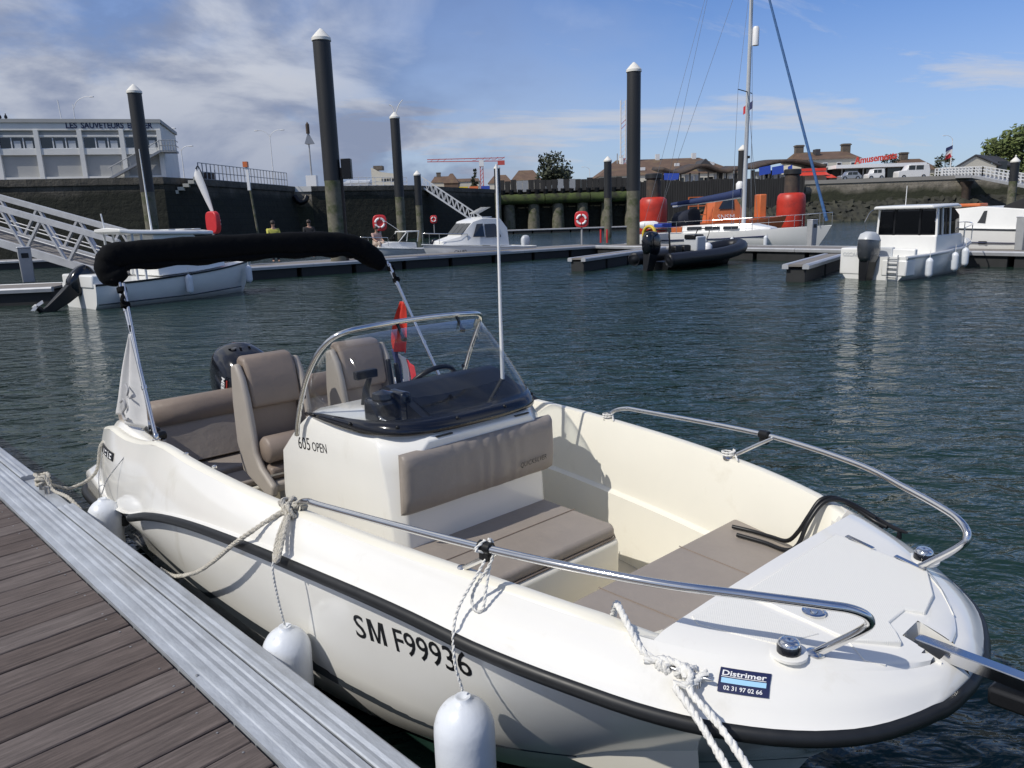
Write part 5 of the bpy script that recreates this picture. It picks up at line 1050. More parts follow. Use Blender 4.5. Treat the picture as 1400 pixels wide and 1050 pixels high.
for y in (-.48, -.76): MB().tube([(-.06, y, .02), (-.04, y, .72)], .015, 6).build('ladder_rail', mt['steel'], lad)
for k in range(5): MB().tube([(-.06, -.48, .08 + .13*k), (-.06, -.76, .08 + .13*k)], .014, 6).build('rung', mt['steel'], lad)
outboard(Fb, -.20, .42, R(6), 1.3, cowl='carblack', ang=R(-4), cap='whitegrey')
lettering('name_plate', 'OSCAR', .16, lambda x, y: Vector((-.035, .90 - x * .95, .66 + y)), mt['whitegrey'], Fb)
pulpit(Fb, [(3.6, -.85, .85), (4.9, -.5, .93), (5.5, 0, .98), (4.9, .5, .93), (3.6, .85, .85)], .5)
MB().tube([(2.2, .3, 2.05), (2.2, .3, 2.65)], .01, 5).build('aerial', mt['whiteprint'], Fb)
for s in (-1, 1): MB().tube(spline([(1.7, s * .9, 2.0), (1.5, s * 1.0, 1.9), (1.3, s * 1.05, 1.6)], 5), .012, 5).build('grab_rail', mt['steel'], Fb)
GF = 'fenders of the pilothouse boat'
bfender(Fb, .95, -1.16, .60, 'white fender hung nearest the stern of the pilothouse boat', GF); bfender(Fb, 2.45, -1.16, .68, 'second white fender along the pilothouse boat side', GF); bfender(Fb, 3.15, -1.13, .78, 'largest white fender near the bow of the pilothouse boat', GF)
# G: motor cruiser at right
pG = at(1212, 335, 31.5); G = thing('motor_cruiser', 'cream motor cruiser with dark cockpit tent at the right edge', 'motor cruiser', (pG.x, pG.y, 0), R(128))
G.location = at(1500, 345, 25.0); G.location.z = 0
hG, shG = bhull(G, 7.4, 2.9, 1.15, 1.38, mt['white'], rail=mt['stripe'])
for s in (-1, 1):
    MB().tube([(7.4*u, s*(shG(u)[1] + .005), shG(u)[2]*.60) for u in (0, .3, .5, .7, .82)], .018, 6).build('hull_line', mt['navy'], hG)
    for u in (.40, .56): MB().lathe([(.05, 0), (.05, .03)], 12, (7.4*u - .12, s*shG(u)[1]*.99, .72), (0, s, 0)).build('porthole', mt['glassdark'], hG, 50); MB().bx(7.4*u - .12, 7.4*u + .12, s*shG(u)[1]*.985 - .02, s*shG(u)[1]*.985 + .02, .67, .77).build('porthole', mt['glassdark'], hG, bevel=.01)
cG = cabin(G, [(1.0, 1.25, 1.15, 1.1, 1.75), (3.2, 1.25, 1.1, 1.1, 1.95), (4.2, 1.2, .95, 1.15, 1.88), (5.4, 1.0, .6, 1.2, 1.45), (6.6, .6, .4, 1.25, 1.36)], mt['white'])
for s in (-1, 1):
    pane(cG, [(3.0, s*1.23, 1.38), (4.9, s*1.0, 1.38), (4.3, s*.98, 1.72), (3.0, s*1.14, 1.80)][::s])
MB().loft([[(x, -w_, 1.7), (x, -w_*.8, z1), (x, w_*.8, z1), (x, w_, 1.7)] for x, w_, z1 in ((-.2, 1.15, 2.5), (1.0, 1.2, 2.6), (2.6, 1.1, 1.95))], True, True).build('cockpit_tent', M('black tent canvas', (.014, .014, .016), .9), G, bevel=.03)
MB().loft([[(x, -1.1, z), (x, 1.1, z)] for x, z in ((-.6, 2.66), (.9, 2.72), (1.2, 2.64))], False).build('tent_top', mt['capwhite'], G, solid=.05)
pulpit(G, [(4.6, -1.15, 1.25), (6.2, -.7, 1.3), (6.9, -.35, 1.36), (7.35, 0, 1.38), (6.9, .35, 1.36), (6.2, .7, 1.3), (4.6, 1.15, 1.25)], .55)
MB().bx(2.2, 3.2, -1.27, -1.2, 1.45, 1.75).build('cockpit_cushions', mt['bluetarp'], G, bevel=.03)
MB().lathe([(.1, 0), (.16, .12), (.1, .3)], 12, (5.9, 0, 1.4)).build('windlass', mt['capwhite'], G, 50); MB().bx(3.3, 4.1, .3, 1.0, 1.95, 2.06).build('raft_cover', mt['orange'], G, bevel=.03)
bfender(G, 4.3, 1.55, 1.0, 'blue-tipped fender on the side of the cream cruiser', 'fenders of the cruiser')
# H: orange lifeboat beyond the yacht
pH = at(925, 300, 64); H_ = thing('lifeboat', 'orange rescue boat with wheelhouse moored beyond the yacht', 'lifeboat', (pH.x, pH.y, 0), R(4))
bhull(H_, 9.5, 3.2, 1.1, 1.5, mt['orange'])
cabin(H_, [(2.6, 1.3, 1.2, 1.1, 1.5), (3.0, 1.3, 1.1, 1.2, 3.3), (4.4, 1.3, 1.1, 1.2, 3.4), (5.4, 1.2, 1.0, 1.3, 1.9)], mt['orange']); pane(H_, [(3.1, -1.28, 2.2), (4.4, -1.26, 2.2), (4.4, -1.16, 3.0), (3.6, -1.16, 3.0)]); 
MB().bx(6.85, 7.45, -.6, .6, 1.4, 3.3).build('engine_casing', mt['orange'], H_, bevel=.08)
for x in (.6, 1.4, 2.1): MB().bar((x, -1.3, 1.1), (x, -1.3, 3.2), .08, .08).build('rail_post', mt['orange'], H_)
for z in (1.8, 2.5, 3.2): MB().bar((.6, -1.3, z), (2.1, -1.3, z), .07, .07).build('rail', mt['orange'], H_)
lettering('lettering', 'SNSM', .6, lambda x, y: Vector((3.0 + x, -1.34, 1.35 + y)), mt['whiteprint'], H_)
# ------------------------------------------------------------ quays
def stone(name, a, b_, green, lo, hi, sc=.25, joint=.7):
    m, t, bs_ = newmat(name); n = t.nodes.new; l = t.links.new; co = n('ShaderNodeTexCoord'); bs_.inputs['Roughness'].default_value = .9
    nz = n('ShaderNodeTexNoise'); nz.inputs['Scale'].default_value = sc * 4; nz.inputs['Detail'].default_value = 8; nz.inputs['Roughness'].default_value = .7; l(co.outputs['Object'], nz.inputs['Vector'])
    cr = n('ShaderNodeValToRGB'); e = cr.color_ramp.elements; e[0].position = .3; e[1].position = .7; e[0].color = (*a, 1); e[1].color = (*b_, 1); l(nz.outputs[0], cr.inputs[0])
    n2 = n('ShaderNodeTexNoise'); n2.inputs['Scale'].default_value = sc; n2.inputs['Detail'].default_value = 6; l(co.outputs['Object'], n2.inputs['Vector'])
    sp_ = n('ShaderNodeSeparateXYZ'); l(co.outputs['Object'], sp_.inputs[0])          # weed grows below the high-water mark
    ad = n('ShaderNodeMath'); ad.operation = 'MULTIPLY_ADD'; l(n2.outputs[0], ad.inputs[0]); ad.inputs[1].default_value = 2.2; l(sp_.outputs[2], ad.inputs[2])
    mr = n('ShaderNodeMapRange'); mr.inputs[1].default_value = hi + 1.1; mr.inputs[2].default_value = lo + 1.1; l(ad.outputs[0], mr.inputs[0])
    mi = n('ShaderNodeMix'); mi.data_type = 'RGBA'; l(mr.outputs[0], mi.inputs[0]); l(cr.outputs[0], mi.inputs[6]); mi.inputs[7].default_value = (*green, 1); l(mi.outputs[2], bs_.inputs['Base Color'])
    ax_ = n('ShaderNodeMath'); ax_.operation = 'ADD'; l(sp_.outputs[0], ax_.inputs[0]); l(sp_.outputs[1], ax_.inputs[1]); cv = n('ShaderNodeCombineXYZ'); l(ax_.outputs[0], cv.inputs[0]); l(sp_.outputs[2], cv.inputs[1])
    bt = n('ShaderNodeTexBrick'); bt.inputs['Scale'].default_value = 1.0; bt.inputs['Brick Width'].default_value = 1.5; bt.inputs['Row Height'].default_value = .55; bt.inputs['Mortar Size'].default_value = .035; bt.inputs['Color1'].default_value = (1, 1, 1, 1); bt.inputs['Color2'].default_value = (.62, .62, .62, 1); bt.inputs['Mortar'].default_value = (.3, .3, .3, 1); l(cv.outputs[0], bt.inputs['Vector'])
    mm = n('ShaderNodeMix'); mm.data_type = 'RGBA'; mm.blend_type = 'MULTIPLY'; mm.inputs[0].default_value = joint; l(mi.outputs[2], mm.inputs[6]); l(bt.outputs['Color'], mm.inputs[7]); l(mm.outputs[2], bs_.inputs['Base Color'])
    bp = n('ShaderNodeBump'); bp.inputs['Strength'].default_value = .9; bp.inputs['Distance'].default_value = .25; l(nz.outputs[0], bp.inputs['Height']); l(bp.outputs[0], bs_.inputs['Normal']); return m
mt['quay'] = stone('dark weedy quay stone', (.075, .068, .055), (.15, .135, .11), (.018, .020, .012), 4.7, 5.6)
mt['quay2'] = stone('pale quay stone with weed', (.17, .15, .12), (.30, .27, .22), (.035, .038, .020), 3.9, 4.9, .25, .35)  # paler tan stone, weed lower down
mt['rock'] = M('dark weedy rocks', (.036, .036, .026), .9, var=.5, scale=.6, bump=.8, bscale=3, dirt=((.085, .075, .038), .58, .8, .25))
mt['pave'] = M('quay paving', (.28, .265, .24), .85, var=.12, scale=.3)
mt['stucco'] = M('off-white render', (.74, .73, .69), .85, var=.07, scale=.6)
mt['stuccog'] = M('grey render panel', (.40, .40, .385), .85, var=.06, scale=.6)
mt['timber'] = M('dark jetty timber', (.035, .033, .031), .85, var=.45, scale=1.2, stretch=(3, 3, .15))
mt['weed'] = M('green weedy beam', (.055, .075, .018), .85, var=.45, scale=.8, dirt=((.02, .022, .012), .5, .65, .7))
mt['tile'] = M('brown roof tiles', (.125, .078, .052), .85, var=.22, scale=.5, dirt=((.17, .13, .06), .52, .7, .25), bump=.4, bscale=3)
mt['slate'] = M('dark slate roof', (.05, .05, .055), .7, var=.2, scale=.5)
mt['cream'] = M('cream wall', (.55, .52, .44), .85, var=.08, scale=.4)
mt['brick'] = M('brown chimney brick', (.12, .10, .08), .9, var=.25, scale=2)
mt['crane'] = M('crane red', (.42, .07, .06), .5, var=.05)
mt['signred'] = M('sign red', (.62, .06, .035), .4, var=.04)
mt['carsilver'] = M('silver car paint', (.35, .36, .38), .25, metal=.5, var=.03, coat=.5)
mt['carwhite'] = M('white car paint', (.70, .70, .69), .25, var=.03, coat=.5)
mt['leaf'] = M('olive foliage', (.095, .125, .032), .7, var=.45, scale=.9); mt['leafd'] = M('dark foliage', (.030, .038, .016), .7, var=.4, scale=.9); mt['bark'] = M('bark', (.06, .045, .03), .9, var=.3)
QZ = 6.0
LQ = [(-80, 30), (-60, 48), (-45, 57.3), (-27.2, 61.8), (-25.8, 66.5), (-23.2, 84), (-21.3, 84.5), (-11, 90), (-5.0, 104), (-1, 113), (18, 114.5), (44, 116), (70, 113), (120, 104), (200, 80)]
qp = MB()
QP = [Vector((x, y, 0)) for x, y in LQ]
qp.add([(p.x, p.y, QZ) for p in QP] + [(400, 200, QZ), (400, 1200, QZ), (-500, 1200, QZ), (-500, 20, QZ)], [tuple(range(len(QP) + 4))])
tag(qp.build('quay_pavement', mt['pave']), kind='structure')
def qwall(i0, i1, mat, label, cap=None):
    o = thing('quay_wall', label, 'quay wall', (QP[i0].x, QP[i0].y, 0)); b = MB(); P = QP[i0:i1 + 1]; base = QP[i0]
    out = []
    for k in range(i0, i1 + 1):
        d = (QP[min(k+1, len(QP)-1)] - QP[max(k-1, 0)]).normalized(); out.append(Vector((d.y, -d.x, 0)))
    b.loft([[p - base + n_ * k + Vector((0, 0, z)) for k, z in ((1.2, -2), (.7, 1.5), (.45, 3.5), (.25, QZ - .55))] for p, n_ in zip(P, out)], False); b.build('wall_face', mat, o)
    MB().loft([[p - base + n_ * k + Vector((0, 0, z)) for k, z in ((.2, QZ - .56), (.40, QZ - .52), (.40, QZ + .03), (-.5, QZ + .03))] for p, n_ in zip(P, out)], False).build('coping', cap or mat, o)
    return o
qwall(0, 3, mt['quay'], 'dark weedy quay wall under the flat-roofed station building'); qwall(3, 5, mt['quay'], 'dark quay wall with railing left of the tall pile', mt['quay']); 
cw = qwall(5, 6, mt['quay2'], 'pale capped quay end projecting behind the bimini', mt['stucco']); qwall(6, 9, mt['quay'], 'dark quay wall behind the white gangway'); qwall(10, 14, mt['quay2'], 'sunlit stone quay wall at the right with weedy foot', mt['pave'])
MB().tube(spline([(.4, -.6, 5.0), (.9, -.8, 4.4), (1.5, -.7, 4.5), (1.7, -.5, 5.0)], 6), .3, 8).build('hanging_fender', mt['black'], cw, 60)
# timber jetty wall between the quays
jt = thing('timber_jetty', 'dark timber jetty with weedy green beam and posts in the middle distance', 'jetty', (-1, 112.5, 0), math.atan2(2.0, 45)); LJ = 46
for k in range(23):
    r2 = random.Random(k); MB().bx(k * .86 + .03, k * .86 + .83, 0, .35, 5.6, 7.25 + r2.uniform(-.12, .12)).build('board_panel', mt['timber'] if k not in (3, 4, 10, 12) else mt['greybox'], jt)
for k in range(16): MB().tube([(k * 1.25 + .5, -.35, 5.1), (k * 1.25 + .55, -.5, 5.9)], .35, 8).build('tyre_fender', mt['black'], jt)
for k in range(3): MB().tube([(k * 6.6 + .05, -.4, 4.55), (k * 6.6 + 6.55, -.4, 4.55)], .75, 12).build('weedy_beam', mt['weed'], jt, 60)
for k in range(6): MB().lathe([(.95, -1.5), (.85, 2.5), (.8, 4.2)], 12, (1.4 + k * 3.6, .2, 0)).build('pier_post', mt['algae'], jt, 50)
for k in range(70): MB().bx(20.2 + k * .36, 20.2 + k * .36 + .31, .0, .3, -1, 6.55 + .12 * math.sin(k * .21) + random.uniform(-.1, .1)).build('sheet_plank', mt['timber'], jt)
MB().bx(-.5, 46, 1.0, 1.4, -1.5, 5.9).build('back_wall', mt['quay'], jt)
# weedy rock slope in front of the right quay
rs = MB(); g = []; rr = random.Random(4)
for i in range(220):
    x = 24 + i * .41; k = i / 219; q = []
    for j in range(18):
        v = j / 17; y0 = itp([(24, 115.0), (44, 116), (70, 113), (120, 104)], x); nn = rr.uniform(-.35, .35); z = 3.1 - 3.9 * v + rr.uniform(-.2, .2); q.append((x + rr.uniform(-.16, .16), y0 - .6 - 5.5 * v * min(1, i / 20 + .2) + nn, z))
    g.append(q)
rs.loft(g, False); tag(rs.build('rock_slope', mt['rock'], None, 25), kind='structure')

# ------------------------------------------------------------ the rescue station building on the left
FA, FB_ = at(-70, 200, 60.3), at(222, 208, 64.3); fd_ = (FB_ - FA); fd_.z = 0; LB = fd_.length; rzb = math.atan2(fd_.y, fd_.x)
sb = thing('station_building', 'flat-roofed white rescue station with window bays and blue lettering on its parapet', 'building', (FA.x, FA.y, QZ), rzb); TB = 5.15; sb.scale = (1, 1, .915)
MB().bx(0, LB, .35, 9, .0, TB - .05).build('wall', mt['stucco'], sb)
MB().bx(-.15, LB + .15, -.12, 9.1, TB - .28, TB + .02).build('roof_slab', mt['stuccog'], sb); MB().bx(-.05, LB + .05, .0, .36, 4.25, TB - .28).build('parapet', mt['stucco'], sb); MB().bx(0, LB, -.02, .36, -.3, .38).build('plinth', mt['stucco'], sb); MB().bx(0, LB, .0, .36, 2.22, 2.72).build('spandrel', mt['stucco'], sb); MB().bx(0, LB, .05, .36, 3.72, 3.86).build('transom_beam', mt['stucco'], sb)
edges = [LB - .25 - 3.05 * k for k in range(5)][::-1]; edges = [e_ for e_ in edges if e_ > .2]
def colx(px): 
    d = ray(px, 215); tt_ = None
    a = Vector((0, 0, CAM_H)); n_ = Vector((-fd_.y, fd_.x, 0)).normalized(); t_ = (FA - a).dot(n_) / d.dot(n_); p = a + d * t_; return (p - FA).dot(fd_.normalized())
cols = [colx(x) for x in (-62, -2, 54, 113, 170, 221)]
for c in cols: MB().bx(c - .17, c + .17, -.06, .36, -.02, 4.3).build('pilaster', mt['stucco'], sb)
for a_, c_ in zip(cols[:-1], cols[1:]):
    x0, x1 = a_ + .17, c_ - .17
    MB().bx(x0, x1, .24, .352, 3.86, 4.25).build('recess_panel', mt['stuccog'], sb); MB().bx(x0, x1, .22, .352, .38, 2.22).build('recess_panel', mt['stuccog'], sb)
    wn = MB().bx(x0, x1, .20, .30, 2.72, 3.72).build('window', mt['glassdark'], sb); w3 = (x1 - x0) / 3
    for k in range(4): MB().bx(max(x0, x0 + w3 * k - .04), min(x1, x0 + w3 * k + .04), .14, .20, 2.72, 3.72).build('mullion', mt['whiterail'], wn)
    for z in (2.72, 3.66): MB().bx(x0, x1, .13, .21, z, z + .06).build('frame_rail', mt['whiterail'], wn)
    for k in (0, 1, 2):
        if (k + int(a_)) % 3: MB().bx(x0 + w3 * k + .15, x0 + w3 * (k + .75), .185, .205, 2.80, 3.40).build('blind', mt['whitegrey'], wn)
for wd_t, xa, xb_ in (('LES', 96, 112), ('SAUVETEURS', 117, 175), ('EN', 180, 190), ('MER', 195, 214)):
    vs_, fs_ = text_pts(wd_t, .70, bold=.02); wm_ = max(v[0] for v in vs_)
    MB().add([(colx(xa) + x / wm_ * (colx(xb_) - colx(xa)), -.03, 4.42 + y) for x, y, z in vs_], fs_).build('parapet_lettering', mt['navy'], sb, recalc=False)
# outside stair and balcony at its right end
xb = LB
MB().bx(xb - .1, xb + 1.1, -.5, 1.2, 2.35, 2.5).build('balcony', mt['greybox'], sb)
for k in range(7): MB().tube([(xb - .1 + .2 * k, -.5, 2.5), (xb - .1 + .2 * k, -.5, 3.35)], .03, 5).build('baluster', mt['greybox'], sb)
for z in (2.9, 3.35): MB().tube([(xb - .1, -.5, z), (xb + 1.1, -.5, z), (xb + 1.1, 1.2, z)], .035, 6).build('balcony_rail', mt['greybox'], sb)
MB().bar((xb - .1, -.3, 2.4), (xb - 4.0, -.6, .1), .9, .18).build('stair_flight', mt['greybox'], sb); MB().tube([(xb - .1, -.5, 3.3), (xb - 4.0, -.8, 1.0)], .035, 6).build('stair_rail', mt['greybox'], sb)
for k in range(6): MB().tube([(xb - .3 - .7 * k, -.5 - .05 * k, 2.3 - .4 * k), (xb - .3 - .7 * k, -.5 - .05 * k, 3.2 - .41 * k)], .025, 5).build('baluster', mt['greybox'], sb)
for px_, h_ in ((83, 1.9),): MB().tube([(colx(px_), 2, TB), (colx(px_) - .1, 2, TB + h_)], .05, 6).build('roof_mast', mt['whiterail'], sb)
for k in range(7): MB().bx(xb - .2 + .42 * k, xb + .25 + .42 * k, -1.9, -1.0, -1.6 + .28 * k - .3, -1.6 + .28 * k).build('quay_step', mt['cream'], sb)
for k in range(2): tag(MB().lathe([(.03, 0), (.12, .1), (.10, .25), (.03, .33), (.05, .40), (0, .44)], 8).build('gull', mt['black']), 'dark gull perched on the station roof, ' + ('left' if k == 0 else 'right') + ' of the pair', 'bird', 'gulls on the roof').location = sb.matrix_basis @ Vector((colx(8 + 8 * k), .2, TB + .02))
# quay railing
def railing(A, B, n, label, z=QZ, h=1.1, mat=None):
    A, B = Vector(A), Vector(B); t = thing('quay_railing', label, 'railing', (A.x, A.y, z)); D = B - A; D.z = 0; mat = mat or mt['greybox']
    for zz_ in (.12, h * .5, h): MB().tube([(0, 0, zz_), (D.x, D.y, zz_)], .035, 5).build('rail', mat, t)
    for k in range(n + 1): p = D * (k / n); MB().bar((p.x, p.y, 0), (p.x, p.y, h), .07, .07).build('post', mat, t)
    return t
railing((-26.2, 66.6, 0), (-23.5, 83.6, 0), 26, 'grey quay railing between the station and the tall pile', h=1.45); railing((-20, 86, 0), (-11.5, 90.5, 0), 10, 'pale low railing on the quay right of the tall pile', mat=mt['whiterail'], h=1.0)
def lamp(x, ytop, Y, arms, label, base=QZ, r=.07, s=1.0, grp='street lamps on the quay'):
    p = at(x, ytop, Y); h = p.z - base; t = thing('street_lamp', label, 'street lamp', (p.x, p.y, base), 0, grp)
    MB().tube([(0, 0, 0), (0, 0, h * .93)], [r, r * .6], 8).build('column', mt['whiterail'], t, 60)
    for dx in arms:
        MB().tube(spline([(0, 0, h * .88), (dx * .25, 0, h * .96), (dx * .7, 0, h), (dx, 0, h * 1.0)], 5), r * .45, 6).build('arm', mt['whiterail'], t, 60); MB().bx(dx - .1 if dx > 0 else dx - .35, dx + .35 if dx > 0 else dx + .1, -.12, .12, h - .06, h + .04).build('lantern', mt['whiterail'], t, bevel=.03)
    return t
lamp(98, 133, 85, [2.0], 'single-arm lamp rising behind the station roof'); lamp(220, 176, 72, [1.0], 'lamp at the right corner of the station'); lamp(247, 200, 80, [-.9, .9], 'small double-arm lamp behind the quay railing at the station'); lamp(368, 178, 92, [-1.4, 1.4], 'double-arm street lamp left of the signal mast')
lamp(1097, 202, 150, [-1.4], 'curved street lamp left of the amusement house'); lamp(1303, 185, 128, [-1.3], 'street lamp beside the small flag at right'); lamp(806, 228, 150, [-1.2], 'far curved lamp right of the bushy tree', s=.7)
p = at(420, 170, 92); sm = thing('signal_mast', 'thin signal mast with triangular top mark on the quay', 'mast', (p.x, p.y, QZ)); hs_ = p.z - QZ
MB().tube([(0, 0, 0), (0, 0, hs_)], [.12, .06], 8).build('mast', mt['greybox'], sm); MB().lathe([(.7, hs_ * .70), (.1, hs_ * .86)], 3).build('top_mark', mt['greybox'], sm); MB().lathe([(.22, hs_ * .86), (.22, hs_), (.0, hs_ + .3)], 8).build('lantern', mt['rusty'], sm); MB().bx(-.6, .6, -.5, .5, 0, 1.6).build('base_box', mt['whiterail'], sm)
p = at(337, 232, 66); ms = thing('marker_pole', 'slanting pole with red and white marker before the quay wall', 'marker', (p.x + .6, p.y, 0)); hh = p.z + 1
MB().tube([(0, 0, -1), (-.45, 0, 5)], .10, 8).build('pole', mt['algae'], ms); MB().bx(-.65, -.42, -.1, .1, 5.0, 6.9).build('board', mt['whiteprint'], ms); MB().bx(-.82, -.45, -.2, .2, 6.9, 7.35).build('red_head', mt['orange'], ms)
p = at(273, 238, 72); t = tag(MB().bx(-.5, .5, -.3, .3, 0, 1.1).build('bollard_box', mt['rusty']), 'brown box on the quay beside the railing', 'box'); t.location = (p.x, p.y + 2, QZ)

# ------------------------------------------------------------ far town
def gable(name, x0, x1, ye, yr, Y, depth, wallm, roofm, label, base=QZ, hip=.0, wins=0, chim=(), wy=(.35, .75), cat='house', group='houses beyond the quay'):
    a, b_ = at(x0, ye, Y), at(x1, ye, Y); ze = at((x0 + x1) / 2, ye, Y).z; zr = at((x0 + x1) / 2, yr, Y).z; L_ = b_.x - a.x
    t = thing(name, label, cat, (a.x, Y, base), 0, group); he, hr = ze - base, zr - base
    MB().bx(0, L_, 0, depth, 0, he).build('wall', wallm, t)
    h_ = hip * L_; o = .3
    rf_ = MB().add([(-o, -o, he - .05), (L_ + o, -o, he - .05), (L_ + o, depth + o, he - .05), (-o, depth + o, he - .05), (h_, depth / 2, hr), (L_ - h_, depth / 2, hr)], [(0, 1, 5, 4), (2, 3, 4, 5), (1, 2, 5), (3, 0, 4), (3, 2, 1, 0)]).build('roof', roofm, t)
    for cx in chim: MB().bx(cx * L_ - .7, cx * L_ + .7, depth / 2 - .5, depth / 2 + .5, hr - 2.2, hr + 1.3).build('chimney', mt['brick'], rf_); MB().bx(cx * L_ - .85, cx * L_ + .85, depth / 2 - .6, depth / 2 + .6, hr + 1.0, hr + 1.2).build('chimney_cap', mt['brick'], rf_)
    for k in range(wins):
        w_ = L_ / wins; f = MB().bx((k + .33) * w_, (k + .67) * w_, -.06, .02, he * wy[0], he * wy[1]).build('window', mt['whiterail'], t); MB().bx((k + .37) * w_, (k + .63) * w_, -.09, -.05, he * (wy[0] + .03), he * (wy[1] - .03)).build('pane', mt['glassdark'], f)
    return t, L_, he, hr
t, L_, he, hr = gable('market_hall', 820, 1010, 238, 211, 165, 26, mt['cream'], mt['tile'], 'long building with big brown hipped roof behind the corner pile', hip=.18, cat='building', group=None)
for k, (fx, fz) in enumerate(((.25, .3), (.33, .3), (.42, .28), (.60, .5), (.86, .5))): MB().bx(L_*fx - .5, L_*fx + .5, 13 * fz - .6, 13 * fz + .2, he + (hr - he) * fz - .1, he + (hr - he) * fz + .55).build('roof_window', mt['whiterail'], t)
f = MB().add([(L_*.72, 1, he), (L_*.82, 1, he), (L_*.82, 1, he + 1.6), (L_*.77, 1, he + 3.0), (L_*.72, 1, he + 1.6), (L_*.77, 9, he + 3.0), (L_*.82, 9, he + 1.6), (L_*.72, 9, he + 1.6)], [(0, 1, 2, 3, 4), (3, 2, 6, 5), (4, 3, 5, 7), (1, 6, 2), (0, 4, 7)]).build('dormer', mt['slate'], t); MB().bx(L_*.745, L_*.795, .9, 1.0, he + .4, he + 1.5).build('dormer_window', mt['glassdark'], f)
for k in range(3): MB().bx(L_*(.2 + .28*k), L_*(.2 + .28*k) + .9, 12, 13, hr - .4, hr + 1.0).build('roof_vent', mt['whiterail'], t)
def wavy(x0, x1, y0, amp, Y, label, n, ph):
    a, b_ = at(x0, y0, Y), at(x1, y0, Y); t = thing('market_canopy', label, 'canopy', (a.x, Y, QZ)); L_ = b_.x - a.x; h = a.z - QZ; N_ = 40
    MB().loft([[(L_*i/N_, -.5, h + amp * math.sin(i / N_ * n * math.pi * 2 + ph)), (L_*i/N_, 9, h + .6 + amp * math.sin(i / N_ * n * math.pi * 2 + ph))] for i in range(N_ + 1)], False).build('canopy_roof', mt['rusty'], t, 60, solid=.55)
    for k in range(9): MB().bx(L_*k/8.5, L_*k/8.5 + .22, 0, .22, 0, h - amp).build('column', mt['timber'], t)
    for k in range(16): 
        x = L_ * (k + .1) / 16; hh = random.Random(k + int(x0)).uniform(1.6, 2.6); MB().bx(x, x + L_ / 22, 1.0, 1.6, 0, hh).build('stall_panel', random.Random(k * 3).choice([mt['whiteprint'], mt['whitegrey'], mt['timber'], mt['glassdark']]), t)
    return t, L_, h
t, L_, h = wavy(905, 1012, 233, .55, 132, 'wavy-roofed market canopy with white stalls left of the mast', 1.6, 2.6)
t2, L2, h2 = wavy(1030, 1128, 228, .75, 130, 'arched canopy hung with blue tarpaulins right of the mast', .62, -.3)
for x0, x1 in ((.06, .22), (.24, .40), (.46, .52)): MB().loft([[(L2*x0, -.7, h2 - .2), (L2*x1, -.7, h2 + .1)], [(L2*x0, -.9, h2 - 1.5), (L2*x1, -.9, h2 - 1.2)]], False).build('tarpaulin', mt['bluetarp'], t2, solid=.03)
MB().loft([[(.2, -.7, h - .5), (2.8, -.7, h - .6)], [(.2, -.9, h - 1.8), (2.6, -.9, h - 1.6)]], False).build('tarpaulin', mt['bluetarp'], t, solid=.03)
t, L_, he, hr = gable('amusement_house', 1100, 1176, 217, 204, 138, 11, mt['cream'], mt['tile'], 'cream house with brown roof and two chimneys behind the red sign', hip=.03, wins=4, chim=(.10, .97), wy=(.52, .86), cat='house', group=None)
MB().bx(L_*.30, L_*.38, 2.5, 4.0, he + (hr - he) * .5, he + (hr - he) * .5 + 1.1).build('dormer', mt['slate'], t)
# amusement arcade
a, b_ = at(1143, 231, 128), at(1252, 228, 128); ar = thing('amusement_arcade', 'low arcade with white canopy and red sign letters', 'arcade', (a.x, 128, QZ)); LA_ = b_.x - a.x; ha = a.z - QZ
MB().bx(0, LA_, 1.2, 8, 0, ha).build('dark_front', mt['timber'], ar); MB().bx(-.6, LA_ + 1, -1.5, 8, ha, ha + .55).build('canopy', mt['whiteprint'], ar)
for k in range(4): MB().bx(LA_ * (.1 + .27*k), LA_ * (.1 + .27*k) + .18, .9, 1.1, 0, ha).build('column', mt['whitegrey'], ar)
for k in range(3): MB().bx(LA_ * (.15 + .27*k), LA_ * (.15 + .27*k) + 2.2, 1.12, 1.2, .4, 2.2).build('shop_window', mt['glassdark'], ar)
sx0, sx1 = at(1167, 225, 127.5).x - a.x, at(1224, 225, 127.5).x - a.x; vs_, fs_ = text_pts('Amusements', 1.0, bold=.02); wm_ = max(v[0] for v in vs_)
sgb = MB(); o = len(vs_); zf = lambda x, y: ha + .62 + y * 1.55 + (x / wm_) * .75
sgb.add([(sx0 + (sx1 - sx0) * x / wm_, -.9, zf(x, y)) for x, y, z in vs_], fs_); sgb.build('sign_letters', mt['signred'], ar, solid=.15, recalc=False)
